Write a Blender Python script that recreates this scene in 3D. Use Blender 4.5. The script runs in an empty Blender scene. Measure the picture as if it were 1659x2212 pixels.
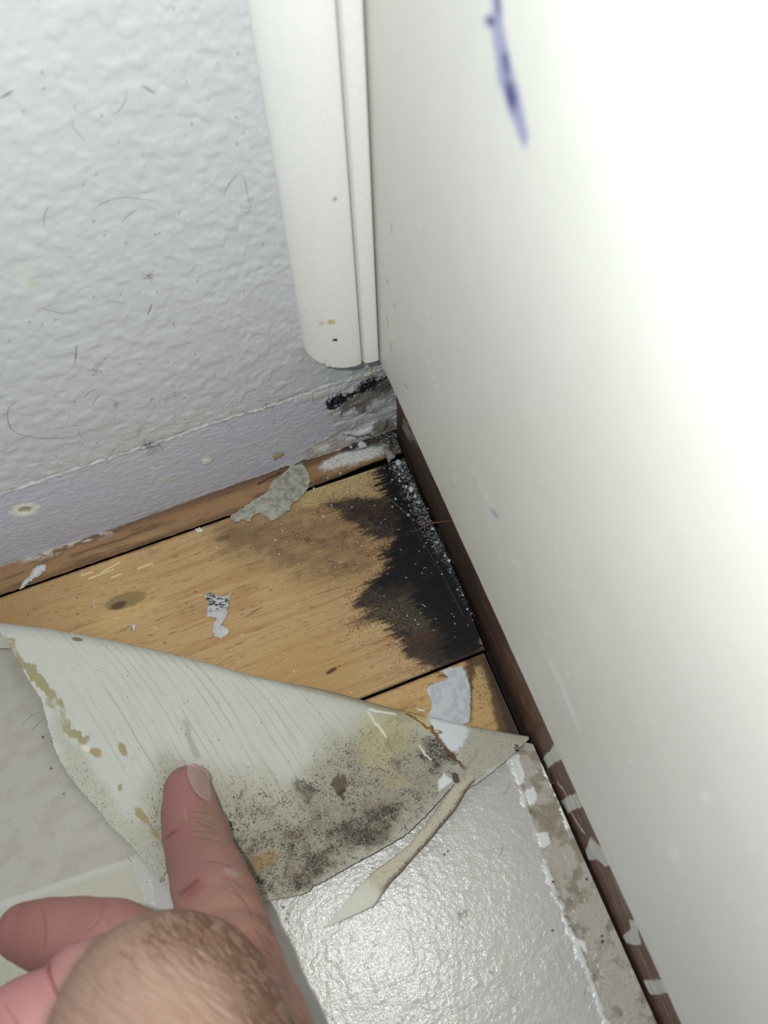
import bpy, math, random
import numpy as np
from mathutils import Vector, Matrix
from mathutils.bvhtree import BVHTree

random.seed(5)
RNG = np.random.default_rng(11)
SC = bpy.context.scene
COL = SC.collection

# ------------------------------------------------------------------ camera solve
# origin: floor point where the plaster wall meets the toe board; x along the wall
# (to the right), y into the wall, z up; metres.
F = 1800.0; CX, CY = 829.5, 1106.0; HC = 0.38
def _rc(p): return np.array([p[0]-CX, p[1]-CY, F])
_d = _rc((875, 2070)); _d /= np.linalg.norm(_d)
def _fl(p):
    r = _rc(p); return r*HC/(r@_d)
_C0 = _fl((857, 930.5)); _n = _fl((0, 1225))-_C0
_X = -_n/np.linalg.norm(_n); _Z = -_d; _Y = np.cross(_Z, _X)
R = np.array([_X, _Y, _Z]); O = -R@_C0
def rays(P):
    P = np.atleast_2d(np.asarray(P, float))
    return np.stack([P[:, 0]-CX, P[:, 1]-CY, np.full(len(P), F)], 1)@R.T
def on_z(P, z=0.0):
    r = rays(P); z = np.asarray(z)*np.ones(len(r)); return O+r*((z-O[2])/r[:, 2])[:, None]
def on_y(P, y=0.0):
    r = rays(P); return O+r*((y-O[1])/r[:, 1])[:, None]
def on_plane(P, q, n):
    r = rays(P); return O+r*(((q-O)@n)/(r@n))[:, None]
def proj(V):
    c = (np.asarray(V)-O)@R
    return np.stack([c[:, 0]/c[:, 2]*F+CX, c[:, 1]/c[:, 2]*F+CY], 1)
def cam2w(c): return O+np.asarray(c)@R.T

cd = bpy.data.cameras.new('camera'); cam = bpy.data.objects.new('camera', cd); COL.objects.link(cam)
cd.sensor_fit = 'VERTICAL'; cd.sensor_height = 24*2212/F; cd.lens = 24
cd.clip_start = 0.005; cd.clip_end = 20
M = Matrix([[R[i][0], -R[i][1], -R[i][2], O[i]] for i in range(3)]+[[0, 0, 0, 1]])
cam.matrix_world = M
cd.dof.use_dof = True; cd.dof.focus_distance = 0.385; cd.dof.aperture_fstop = 9.0
SC.camera = cam

# world: even ambient fill, added to flatten the flash's falloff
w = bpy.data.worlds.new('world'); SC.world = w; w.use_nodes = True
w.node_tree.nodes['Background'].inputs[0].default_value = (0.85, 0.95, 1.0, 1)
w.node_tree.nodes['Background'].inputs[1].default_value = 0.36
# the phone's flash beside the lens
ld = bpy.data.lights.new('flash', 'POINT'); lo = bpy.data.objects.new('flash', ld); COL.objects.link(lo)
lo.location = cam2w([-0.028, -0.020, -0.02]); ld.energy = 2.45; ld.shadow_soft_size = 0.004
ld.color = (0.97, 1.0, 0.985)
SC.view_settings.view_transform = 'Standard'; SC.view_settings.look = 'None'
SC.view_settings.exposure = 0.0; SC.view_settings.gamma = 1.0; SC.view_settings.use_curve_mapping = False

# ------------------------------------------------------------------ helpers
def srgb(c, k=1.0):
    c = np.asarray(c, float)/255.0
    return np.where(c <= 0.04045, c/12.92, ((c+0.055)/1.055)**2.4)*k
K = 1.22
def C(r, g, b): return np.clip(srgb((r, g, b), K), 0, 0.9)
def sm(a, b, x):
    t = np.clip((x-a)/(b-a), 0, 1); return t*t*(3-2*t)
def _h(ix, iy, s):
    n = (ix.astype(np.int64)*374761393+iy.astype(np.int64)*668265263+s*1274126177) & 0xffffffff
    n = ((n ^ (n >> 13))*1103515245) & 0xffffffff
    n = ((n ^ (n >> 16))*2246822519) & 0xffffffff
    return ((n ^ (n >> 15)) & 0xffffff)/float(0xffffff)
def vn(x, y, s=0):
    x = np.asarray(x, float); y = np.asarray(y, float)
    ix = np.floor(x); iy = np.floor(y); fx = x-ix; fy = y-iy
    fx = fx*fx*fx*(fx*(fx*6-15)+10); fy = fy*fy*fy*(fy*(fy*6-15)+10)
    a = _h(ix, iy, s); b = _h(ix+1, iy, s); c = _h(ix, iy+1, s); d = _h(ix+1, iy+1, s)
    return ((a+(b-a)*fx)+((c+(d-c)*fx)-(a+(b-a)*fx))*fy)*2-1
def fbm(x, y, o=4, s=0, g=0.5):
    v = 0; a = 1; t = 0
    for i in range(o):
        v = v+a*vn(x*2**i+i*17.3, y*2**i-i*9.1, s+i*7); t += a; a *= g
    return v/t
def sdf(P, poly):
    """signed distance, negative inside"""
    P = np.asarray(P, float); poly = np.asarray(poly, float)
    d = np.full(len(P), 1e18); ins = np.zeros(len(P), bool)
    for a, b in zip(poly, np.roll(poly, -1, 0)):
        e = b-a; w_ = P-a; t = np.clip((w_@e)/(e@e+1e-12), 0, 1)
        q = w_-t[:, None]*e; d = np.minimum(d, (q*q).sum(1))
        c = ((a[1] <= P[:, 1]) != (b[1] <= P[:, 1]))
        with np.errstate(divide='ignore', invalid='ignore'):
            xi = a[0]+(P[:, 1]-a[1])/(b[1]-a[1])*(b[0]-a[0])
        ins ^= c & (P[:, 0] < xi)
    d = np.sqrt(d); return np.where(ins, -d, d)
def ldist(P, line):
    P = np.asarray(P, float); line = np.asarray(line, float); d = np.full(len(P), 1e18)
    for a, b in zip(line[:-1], line[1:]):
        e = b-a; w_ = P-a; t = np.clip((w_@e)/(e@e+1e-12), 0, 1)
        q = w_-t[:, None]*e; d = np.minimum(d, (q*q).sum(1))
    return np.sqrt(d)
def mix(c, col, m):
    m = np.clip(m, 0, 1)[:, None]; return c*(1-m)+np.asarray(col)*m
def blob(P, x, y, rx, ry, ang=0.0):
    c, s = math.cos(math.radians(ang)), math.sin(math.radians(ang))
    dx = P[:, 0]-x; dy = P[:, 1]-y
    return np.sqrt(((dx*c+dy*s)/rx)**2+((-dx*s+dy*c)/ry)**2)

def mesh_from(name, V, Fc, mat, parent=None, cols=None, smooth=True, attrs=None):
    me = bpy.data.meshes.new(name)
    V = np.asarray(V, np.float32)
    if isinstance(Fc, np.ndarray):
        k = Fc.shape[1]
        me.vertices.add(len(V)); me.vertices.foreach_set('co', V.ravel())
        me.loops.add(Fc.size); me.loops.foreach_set('vertex_index', Fc.astype(np.int32).ravel())
        me.polygons.add(len(Fc)); me.polygons.foreach_set('loop_start', np.arange(0, Fc.size, k, dtype=np.int32))
        me.polygons.foreach_set('loop_total', np.full(len(Fc), k, dtype=np.int32))
        me.update(calc_edges=True)
    else:
        me.from_pydata([tuple(v) for v in V], [], Fc); me.update()
    me.validate()
    if smooth: me.polygons.foreach_set('use_smooth', np.ones(len(me.polygons), bool))
    if cols is not None:
        a = me.color_attributes.new('col', 'FLOAT_COLOR', 'POINT')
        c4 = np.ones((len(V), 4), np.float32); c4[:, :3] = cols; a.data.foreach_set('color', c4.ravel())
    for n_, v in (attrs or {}).items():
        a = me.attributes.new(n_, 'FLOAT', 'POINT'); a.data.foreach_set('value', np.asarray(v, np.float32))
    o = bpy.data.objects.new(name, me); COL.objects.link(o)
    for m in (mat if isinstance(mat, (list, tuple)) else [mat]): me.materials.append(m)
    if parent: o.parent = parent
    return o
def gridf(nu, nv):
    i = np.arange(nu-1)[:, None]*nv+np.arange(nv-1)[None, :]
    i = i.ravel(); return np.stack([i, i+nv, i+nv+1, i+1], 1)
def tag(o, label=None, cat=None, group=None, kind=None):
    if label: o['label'] = label
    if cat: o['category'] = cat
    if group: o['group'] = group
    if kind: o['kind'] = kind
    return o
def empty(name, loc=(0, 0, 0)):
    o = bpy.data.objects.new(name, None); o.location = loc; o.empty_display_size = 0.02; COL.objects.link(o); return o
def keep_children(root):
    """children were built in world coordinates: offset them from the root's base"""
    for c in root.children: c.location = c.location-root.location

def box(name, lo_, hi_, mat, parent=None, bev=0.0004):
    x0, y0, z0 = lo_; x1, y1, z1 = hi_
    V = [(x, y, z) for x in (x0, x1) for y in (y0, y1) for z in (z0, z1)]
    Fc = [(0, 1, 3, 2), (4, 6, 7, 5), (0, 4, 5, 1), (2, 3, 7, 6), (0, 2, 6, 4), (1, 5, 7, 3)]
    o = mesh_from(name, V, Fc, mat, parent, smooth=False)
    if bev:
        m = o.modifiers.new('bevel', 'BEVEL'); m.width = bev; m.segments = 2
    return o

def material(name, rough=0.6, base=None, spec=0.5, noise=(), bump=(), sss=0.0, sheen=0.0, coat=0.0, wood=None, contrast=0.0):
    """procedural material; colour from the 'col' attribute (or base) times noise, bump from noise.
    noise: (scale, amount, stretch xyz); bump: (scale, distance, detail, stretch xyz)"""
    m = bpy.data.materials.new(name); m.use_nodes = True; nt = m.node_tree; N = nt.nodes; L = nt.links
    b = N['Principled BSDF']; b.inputs['Roughness'].default_value = rough
    b.inputs['Specular IOR Level'].default_value = spec
    if base is not None:
        rgb = N.new('ShaderNodeRGB'); rgb.outputs[0].default_value = (*base, 1); src = rgb.outputs[0]
    else:
        at = N.new('ShaderNodeAttribute'); at.attribute_name = 'col'; src = at.outputs['Color']
    tc = N.new('ShaderNodeTexCoord')
    def tex(scale, detail, st):
        mp = N.new('ShaderNodeMapping'); mp.inputs['Scale'].default_value = st
        L.new(tc.outputs['Object'], mp.inputs['Vector'])
        t = N.new('ShaderNodeTexNoise'); t.inputs['Scale'].default_value = scale; t.inputs['Detail'].default_value = detail
        t.inputs['Roughness'].default_value = 0.62
        L.new(mp.outputs[0], t.inputs['Vector']); return t.outputs['Fac']
    for (sc_, am, st) in noise:
        f = tex(sc_, 4, st); mr = N.new('ShaderNodeMapRange')
        mr.inputs['From Min'].default_value = 0.25; mr.inputs['From Max'].default_value = 0.75
        mr.inputs['To Min'].default_value = 1-am; mr.inputs['To Max'].default_value = 1+am
        L.new(f, mr.inputs['Value'])
        vm = N.new('ShaderNodeVectorMath'); vm.operation = 'SCALE'
        L.new(src, vm.inputs[0]); L.new(mr.outputs[0], vm.inputs['Scale']); src = vm.outputs[0]
    L.new(src, b.inputs['Base Color'])
    prev = None
    for (sc_, dist, det, st) in bump:
        bn = N.new('ShaderNodeBump'); bn.inputs['Distance'].default_value = dist; bn.inputs['Strength'].default_value = 1.0
        L.new(tex(sc_, det, st), bn.inputs['Height'])
        if prev: L.new(prev, bn.inputs['Normal'])
        prev = bn.outputs[0]
    if prev: L.new(prev, b.inputs['Normal'])
    if sss:
        b.inputs['Subsurface Weight'].default_value = sss
        b.inputs['Subsurface Radius'].default_value = (1.0, 0.35, 0.2); b.inputs['Subsurface Scale'].default_value = 0.004
    if coat: b.inputs['Coat Weight'].default_value = coat; b.inputs['Coat Roughness'].default_value = 0.3
    return m
U = (1, 1, 1)
M_wall = material('wall_paint', 0.42, spec=0.45, noise=[(900, .03, U)], bump=[(900, .00006, 3, U)])
M_trim = material('trim_paint', 0.4, spec=0.4, noise=[(500, .03, U)], bump=[(900, .00005, 3, U)])
M_panel = material('panel_paint', 0.38, spec=0.45, noise=[(60, .02, U)], bump=[(1200, .00003, 2, (1, .25, 1))])
M_kick = material('bare_brown_wood', 0.55, noise=[(500, .22, (1, .06, 1)), (90, .12, (1, .1, 1))], bump=[(700, .00012, 3, (1, .08, 1))])
M_ply = material('plywood_face', 0.62, spec=0.35, noise=[(1100, .10, (.1, 1, 1)), (2600, .09, U)], bump=[(900, .00010, 3, (.1, 1, 1))])
M_raw = material('plywood_edge', 0.8, base=C(70, 52, 36), noise=[(700, .3, U)])
M_void = material('dark_cavity', 0.9, base=(0.012, 0.010, 0.009), noise=[(300, .3, U)], bump=[(400, .0004, 4, U)])
M_vinyl = material('vinyl_wear_layer', 0.2, spec=0.5, noise=[(1500, .03, U)], bump=[(560, .00020, 3, U), (1500, .00006, 2, U)])
M_back = material('vinyl_backing', 0.7, spec=0.3, noise=[(2200, .05, U)], bump=[(2500, .00006, 3, U)])
M_rim = material('vinyl_edge', 0.8, base=C(95, 84, 68), noise=[(1500, .35, U)])
M_paper = material('paper_scrap', 0.75, noise=[(1600, .06, U)], bump=[(1500, .0001, 3, U)])
M_plaster = material('plaster_crumb', 0.8, base=C(205, 208, 205), noise=[(900, .12, U)], bump=[(1500, .0001, 3, U)])
M_hair = material('hair_fibre', 0.5, base=C(72, 60, 52))
M_hairl = material('grey_lint_fibre', 0.6, base=C(120, 114, 106))
M_web = material('web_fibre', 0.5, base=C(170, 165, 150))
M_skin = material('skin', 0.5, spec=0.4, noise=[(700, .04, U)], bump=[(1300, .00010, 3, U)], sss=0.25)
M_nail = material('nail_plate', 0.3, spec=0.5, base=C(158, 132, 126), noise=[(300, .05, U)], coat=0.0)
M_splint = material('splinter_wood', 0.6, base=C(112, 78, 58), noise=[(600, .25, U)], bump=[(900, .0001, 3, U)])

def tubes(name, strands, mat, parent=None, sides=4):
    """thin fibres as real mesh tubes; strands: (points, radii)"""
    VV, FF, b0 = [], [], 0
    for q, rr in strands:
        q = np.asarray(q, float); n = len(q); T = np.gradient(q, axis=0); T /= np.linalg.norm(T, axis=1)[:, None]+1e-12
        ref = np.array([.31, .22, .92]); S = np.cross(T, ref); S /= np.linalg.norm(S, axis=1)[:, None]+1e-12; B = np.cross(S, T)
        for j in range(sides):
            a = 2*math.pi*j/sides; VV.append(q+(S*math.cos(a)+B*math.sin(a))*np.asarray(rr)[:, None])
        for j in range(sides):
            k = (j+1) % sides; i = np.arange(n-1); FF.append(np.stack([b0+j*n+i, b0+k*n+i, b0+k*n+i+1, b0+j*n+i+1], 1))
        b0 += sides*n
    return mesh_from(name, np.vstack(VV), np.vstack(FF), mat, parent)
def mmn(V): return V[:, 0]*1000, V[:, 1]*1000

# ================================================================== SETTING
# ---- cavity under the boards
fl = box('floor', (-0.6, -0.7, -0.03), (0.06, 0.02, -0.016), M_void, bev=0)
tag(fl, kind='structure')

# ---- plaster wall
xs = np.concatenate([np.arange(-0.46, -0.30, .003), np.arange(-0.30, -0.085, .0007), np.arange(-0.085, 0.0005, .00030)])
zs = np.concatenate([np.arange(-0.004, 0.072, .00035), np.arange(0.072, 0.28, .0008), np.arange(0.28, 0.42, .004)])
gx, gz = np.meshgrid(xs, zs, indexing='ij'); x = gx.ravel(); z = gz.ravel()
V = np.stack([x, np.zeros_like(x), z], 1); P = proj(V)
X, Zm = x*1000, z*1000
n1 = fbm(X/4.8, Zm/4.4, 4, 3); n2 = fbm(X/2.4, Zm/2.2, 3, 21)
up = sm(57, 62, Zm-0.02*(X+100))
h_hi = 0.36*sm(-.25, .35, n1)+0.12*sm(-.3, .4, n2)
h_lo = 0.12*sm(-.3, .4, n1)+0.20*sm(-.3, .5, fbm(X/2.6, Zm/1.8, 3, 33))
h = (h_lo*(1-up)+h_hi*up)
ridge_z = 58.3+1.2*fbm(X/30, X*0, 2, 5)+0.022*(X+100)*0
rd = Zm-ridge_z-0.5*vn(X/2.0, X*0+3, 8)
h += 0.60*np.exp(-(rd/0.9)**2)*(0.7+0.5*vn(X/1.7, Zm/1.2, 9))
h -= 0.30*np.exp(-((rd-1.5)/0.6)**2)*sm(-.3, .3, vn(X/7, X*0, 12))
col = np.tile(C(190, 192, 194), (len(V), 1))
col *= (1+0.02*fbm(X/20, Zm/20, 3, 2))[:, None]
low = 1-sm(-.5, .5, rd)
col = mix(col, C(184, 187, 202), low*(0.75+0.3*fbm(X/12, Zm/9, 3, 44)))
col = mix(col, C(212, 213, 211), np.exp(-(rd/1.1)**2)*sm(-.5, .3, vn(X/2.5, Zm/1.0, 10))*.8)
col = mix(col, C(150, 146, 130), np.exp(-((rd-1.3)/0.6)**2)*sm(-.2, .4, fbm(X/3.5, Zm/1, 3, 14))*.75)
col = mix(col, C(188, 190, 160), (1-sm(5, 12, np.hypot(P[:, 0]-67, P[:, 1]-612)))*.9)
col = mix(col, C(200, 203, 190), (1-sm(10, 40, np.hypot(P[:, 0]-55, P[:, 1]-595)))*.5)
# dirt specks
sp = _h(np.floor(X/0.7), np.floor(Zm/0.7), 77)
near = np.exp(-np.abs(rd)/14)
col = mix(col, C(120, 120, 115), (sp > 0.9975-0.008*near)*sm(.2, .6, vn(X*2.2, Zm*2.2, 71)+.5)*.8)
# grime close to the floor on the left strip and nail holes
for (cx, cy, rx, ry, cc, aa) in [(55, 1101, 34, 15, C(222, 222, 214), -8), (55, 1101, 17, 6, C(165, 158, 138), -8), (448, 995, 11, 7, C(222, 220, 212), 10),
                                 (355, 1034, 8, 5, C(200, 192, 170), 0), (330, 1010, 5, 4, C(215, 215, 210), 0)]:
    col = mix(col, cc, 1-sm(.75, 1.1, blob(P, cx, cy, rx, ry, aa)+.25*fbm(X/1.5, Zm/1.5, 3, 91)))
h -= 0.8*(1-sm(.4, 1.1, blob(P, 55, 1101, 17, 7, -8)))
# --- rotten plaster close to the corner
Pn = P+np.stack([9*fbm(X/2.2, Zm/2.2, 4, 51), 8*fbm(X/2.2, Zm/2.2, 4, 52)], 1)
Pf = P+np.stack([4*fbm(X/.9, Zm/.9, 3, 53), 4*fbm(X/.9, Zm/.9, 3, 54)], 1)
streak = fbm((P[:, 0]+P[:, 1]*.2)/38, (P[:, 1]+.42*P[:, 0])/5, 4, 55)
dz = sdf(Pn, [(735, 842), (790, 812), (830, 795), (880, 800), (890, 1010), (780, 1010), (640, 1010), (655, 975), (690, 955), (720, 925), (700, 895)])
dmg = 1-sm(-8, 6, dz)
col = mix(col, C(192, 195, 203), dmg*.8)
rv = np.concatenate([[0], [0]]) if False else None
col = mix(col, C(150, 146, 140), dmg*sm(-.1, .4, streak)*.8)
h += dmg*(0.8*streak+0.3*fbm(X/.8, Zm/.8, 3, 56))
# blue-green flaky zone just under the casing
g = 1-sm(-6, 5, sdf(Pn, [(690, 790), (830, 785), (835, 800), (780, 815), (735, 830), (700, 825)]))
col = mix(col, C(176, 190, 194), g*.7)
g2 = 1-sm(-3, 5, sdf(Pn, [(760, 795), (822, 788), (824, 798), (790, 806), (760, 812)])); col = mix(col, C(142, 156, 154), g2*.7)
# tan torn paper line
g = 1-sm(3, 8, ldist(Pf, [(640, 868), (690, 852), (740, 838), (765, 815), (800, 803), (833, 792)]))
col = mix(col, C(196, 186, 166), g*sm(-.3, .3, fbm(X/1.3, Zm/.7, 3, 57))*.9); h += g*.5
# brown-grey exposed core
g = 1-sm(-7, 5, sdf(Pn, [(738, 868), (790, 845), (850, 812), (858, 850), (858, 866), (810, 868), (795, 885), (760, 886), (735, 905), (738, 885)]))
col = mix(col, C(98, 90, 78), g*(.85+.3*streak)); h -= g*.9
g = 1-sm(-4, 3, sdf(Pf, [(768, 878), (800, 874), (822, 884), (815, 893), (790, 892), (770, 888)])); col = mix(col, C(98, 88, 70), g*.8)
g = 1-sm(-4, 4, sdf(Pn, [(790, 815), (840, 800), (862, 870), (835, 850), (800, 850)])); col = mix(col, C(82, 80, 78), g*sm(-.5, .3, streak)*.85)
# lighter shreds again
g = 1-sm(-5, 4, sdf(Pn, [(790, 880), (830, 855), (856, 850), (858, 895), (830, 905), (800, 900)])); col = mix(col, C(168, 170, 174), g*(.55+.5*streak)); h += g*.4
g = 1-sm(-4, 4, sdf(Pf, [(745, 935), (780, 928), (812, 913), (814, 922), (790, 938), (755, 942)])); col = mix(col, C(214, 215, 214), g); h += g*.7
g = 1-sm(-4, 4, sdf(Pn, [(652, 972), (690, 950), (740, 945), (768, 950), (760, 962), (700, 985), (665, 985)])); col = mix(col, C(166, 160, 150), g*.85); h += g*.5
g = 1-sm(-4, 4, sdf(Pf, [(675, 962), (700, 955), (715, 962), (700, 972), (678, 974)])); col = mix(col, C(208, 206, 202), g)
g = 1-sm(-4, 4, sdf(Pn, [(815, 908), (845, 903), (858, 925), (852, 930), (830, 938), (808, 945), (804, 925)])); col = mix(col, C(122, 114, 104), g*.85)
g = 1-sm(1, 3.2, ldist(Pf, [(745, 940), (775, 943), (795, 938), (815, 950)])); col = mix(col, C(28, 28, 30), g*.9); h -= g*.7
g = 1-sm(1, 3.0, ldist(Pf, [(835, 905), (838, 915), (832, 930)])); col = mix(col, C(50, 46, 42), g*.8); h -= g*.5
# charcoal-like black growth
gr = np.minimum(ldist(Pf, [(714, 872), (728, 864), (740, 860)])-10.5, np.minimum(ldist(Pf, [(735, 862), (765, 848), (790, 838)])-5, ldist(Pf, [(784, 834), (806, 826)])-11))
gr = np.minimum(gr, ldist(Pf, [(805, 828), (830, 815)])-3+4*fbm(X/1.2, Zm/1.2, 2, 59))
g = (1-sm(-2, 3, gr+4*vn(X/.55, Zm/.55, 58))); col = mix(col, C(24, 24, 28), g); h += g*(.7+.9*vn(X/.6, Zm/.6, 60))
# ragged, whitish lower rim
bot = Zm-1.2-1.0*fbm(X/6, X*0, 3, 61)-1.0*fbm(X/1.5, X*0, 3, 62)
g = (1-sm(1.0, 5, bot))*sm(-150, -120, X); col = mix(col, C(205, 204, 200), g*sm(-.4, .3, fbm(X/1.2, Zm/1, 3, 63))*.7)
g = (1-sm(-.6, .8, bot))*sm(-170, -60, X); col = mix(col, C(66, 56, 46), g*.8); h -= g*1.0
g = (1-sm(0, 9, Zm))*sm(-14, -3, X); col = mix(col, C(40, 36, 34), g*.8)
V[:, 1] = -h/1000*1.0
o = mesh_from('wall_left', V, gridf(len(xs), len(zs)), M_wall, cols=col); tag(o, kind='structure')
# flip so the normals look into the room
o.data.flip_normals()
# wall body behind the painted face, so that the wall has thickness
b = box('backing', (-0.46, 0.0015, -0.014), (0.05, 0.014, 0.42), M_plaster, parent=o, bev=0); b['label'] = 'plaster body behind the painted face'

# ---- casing in the corner: a half-round moulding and a narrow filler strip
ZT = 0.085
def extrude_profile(name, prof, z0, z1, bott, colf, nz=240):
    """prof: (x,y) pts in mm open line wall->room->wall; bott: bottom z offset per profile point (mm)"""
    prof = np.asarray(prof, float)/1000; n = len(prof)
    zz = z0+(z1-z0)*np.linspace(0, 1, nz)**1.6
    gz_ = np.repeat(zz[:, None], n, 1); gz_ = gz_+np.asarray(bott)[None, :]/1000*np.exp(-(gz_-z0)/0.006)
    V_ = np.stack([np.repeat(prof[None, :, 0], nz, 0), np.repeat(prof[None, :, 1], nz, 0), gz_], 2).reshape(-1, 3)
    Fq = [tuple(r) for r in gridf(nz, n)]
    Fq.append(tuple(range(n))); Fq.append(tuple(range((nz-1)*n, nz*n))[::-1])
    for k_ in range(nz-1): Fq.append((k_*n+n-1, (k_+1)*n+n-1, (k_+1)*n, k_*n))
    return V_, Fq
def rs(pts, n):
    pts = np.asarray(pts, float); L_ = np.r_[0, np.cumsum(np.hypot(*np.diff(pts, axis=0).T))]
    t = np.linspace(0, L_[-1], n); return np.stack([np.interp(t, L_, pts[:, i]) for i in range(pts.shape[1])], 1)
def spline(pts, n):
    pts = np.asarray(pts, float); Q = np.vstack([2*pts[0]-pts[1], pts, 2*pts[-1]-pts[-2]]); out = []
    m_ = len(pts)-1; per = max(4, n//m_)
    for i in range(m_):
        p0, p1, p2, p3 = Q[i:i+4]
        for t in np.linspace(0, 1, per, endpoint=False):
            out.append(.5*((2*p1)+(-p0+p2)*t+(2*p0-5*p1+4*p2-p3)*t*t+(-p0+3*p1-3*p2+p3)*t**3))
    out.append(pts[-1]); return rs(np.array(out), n)
prof = spline([(-43.6, .6), (-43.2, -2.2), (-41.2, -5.2), (-37.4, -8.6), (-33.5, -11.2), (-29, -13.1), (-25, -13.9), (-22.4, -13.9), (-21.3, -13.2)], 90)
prof = np.vstack([prof, [(-21.0, -10), (-21.0, .6)]])
bt = 6.0*np.clip((-36-prof[:, 0])/7.6, 0, 1)**1.5+0.25*vn(prof[:, 0]*1.3, prof[:, 0]*0, 5); bt[-2:] = 0
V, Fq = extrude_profile('trim', prof, ZT, 0.42, bt, None)
P = proj(V); Xp = V[:, 2]*1000
col = np.tile(C(224, 224, 219), (len(V), 1)); col *= (1+.012*fbm(V[:, 0]*300, Xp/12, 3, 4))[:, None]
edge = (V[:, 2]-ZT)*1000-np.repeat(np.array([bt]), 240, 0).ravel()
col = mix(col, C(205, 190, 160), (1-sm(.4, 1.2, edge))*sm(.0, .4, vn(V[:, 0]*900, Xp/3, 6))*(V[:, 0] < -.031)*.9)
for (cx, cy, rx, ry, cc) in [(694, 698, 7, 4, C(205, 196, 176)), (715, 696, 9, 5, C(196, 178, 140)), (724, 735, 7, 3.4, C(18, 18, 20)), (723, 429, 4.5, 5, C(170, 155, 130)), (697, 788, 12, 4, C(200, 180, 140))]:
    col = mix(col, cc, 1-sm(.8, 1.15, blob(P, cx, cy, rx, ry, -8)+.3*vn(P[:, 0]/3, P[:, 1]/3, 7)))
o = mesh_from('trim_1', V, Fq, M_trim, cols=col); tag(o, kind='structure')
prof = np.array([(-20.8, .6), (-20.8, -12.6), (-20.4, -14.2), (-19.6, -14.9), (-17, -15.3), (-15, -15.4), (-13.9, -15.2), (-13.7, -13), (-13.7, .6)])
V, Fq = extrude_profile('trim', prof, ZT+.0005, 0.42, np.zeros(len(prof)), None, 200)
P = proj(V)
col = np.tile(C(223, 225, 219), (len(V), 1)); col *= (1+.012*fbm(V[:, 0]*300, V[:, 2]*90, 3, 14))[:, None]
col = mix(col, C(150, 148, 140), (V[:, 0] < -.0202)*.3)
o = mesh_from('trim_2', V, Fq, M_trim, cols=col); tag(o, kind='structure')

# ================================================================== CABINET
Z0 = 0.083
A1 = on_z([(823.5, 784)], Z0)[0]; B1 = on_z([(1472, 2212)], Z0)[0]
dp = (B1-A1)/np.linalg.norm(B1-A1); nrm = np.array([-dp[1], dp[0], 0.0])
if nrm[0] > 0: nrm = -nrm
A0 = A1-dp*(A1[1]-0.0)/dp[1]*1.0          # where the panel's plane reaches the wall
# toe board line on the floor
T0 = on_z([(857, 930.5)], 0)[0]; T1 = on_z([(1428, 2212)], 0)[0]; dt = (T1-T0)/np.linalg.norm(T1-T0)
nt_ = np.array([-dt[1], dt[0], 0.0]);
if nt_[0] > 0: nt_ = -nt_
cab = empty('cabinet', (0.0, -0.15, 0.0))
tag(cab, 'white painted cabinet side with brown bare wood strip beneath and blue ink smear', 'cabinet')
# painted side panel: front face grid
us = np.arange(0.0, 0.50, .0012); vs = np.r_[np.arange(0, .02, .0006), np.arange(.02, .36, .0014)]
gu, gv = np.meshgrid(us, vs, indexing='ij'); u = gu.ravel(); v = gv.ravel()
V = A0+np.outer(u, dp)+np.outer(v, [0, 0, 1]); V[:, 2] += Z0; V[:, 2] -= A0[2]
V[:, 2] += np.where(v < .0003, .0004*fbm(u*1000/5, u*0, 3, 3), 0)
P = proj(V); um, vm_ = u*1000, v*1000
bmp = np.zeros(len(V))
col = np.tile(C(205, 205, 198), (len(V), 1)); col *= (1+.015*fbm(um/40, vm_/40, 3, 3))[:, None]
# raised paint beads running down the panel
bd = [(905, 486, 5), (922, 780, 4), (935, 815, 5), (942, 835, 5), (850, 104, 5), (1025, 1022, 5), (1036, 1050, 6), (1050, 1075, 6), (1062, 1092, 5), (1110, 1215, 4), (1122, 1222, 4), (975, 880, 3.5), (1524, 1724, 11), (1456, 1846, 12), (1438, 1920, 4), (1620, 1830, 6), (940, 1110, 3), (985, 1040, 3), (1178, 1370, 5), (1640, 1987, 6), (925, 675, 4), (1300, 1590, 4)]
bd += [(870+RNG.random()*700, 0, 2.5+3*RNG.random()) for _ in range(0)]
for _ in range(90):
    yy = 500+RNG.random()*1700; xx = 850+(yy-785)*.454+8+abs(RNG.normal())*110; bd.append((xx, yy, 1.8+2.2*RNG.random()))
for (cx, cy, r_) in bd:
    d_ = np.hypot(P[:, 0]-cx, (P[:, 1]-cy)*.75)
    g = 1-sm(.3, 1.3, d_/r_); bmp += .35*g; col = mix(col, C(224, 226, 222), g*.55)
for ln, wd in [([(1190, 1430), (1222, 1505), (1252, 1580)], 3.5), ([(1218, 1500), (1244, 1560)], 4), ([(1160, 1370), (1200, 1460)], 2)]:
    g = 1-sm(.4, 1.5, ldist(P, ln)/wd); col = mix(col, C(226, 228, 224), g*.5); bmp += .15*g
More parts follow.
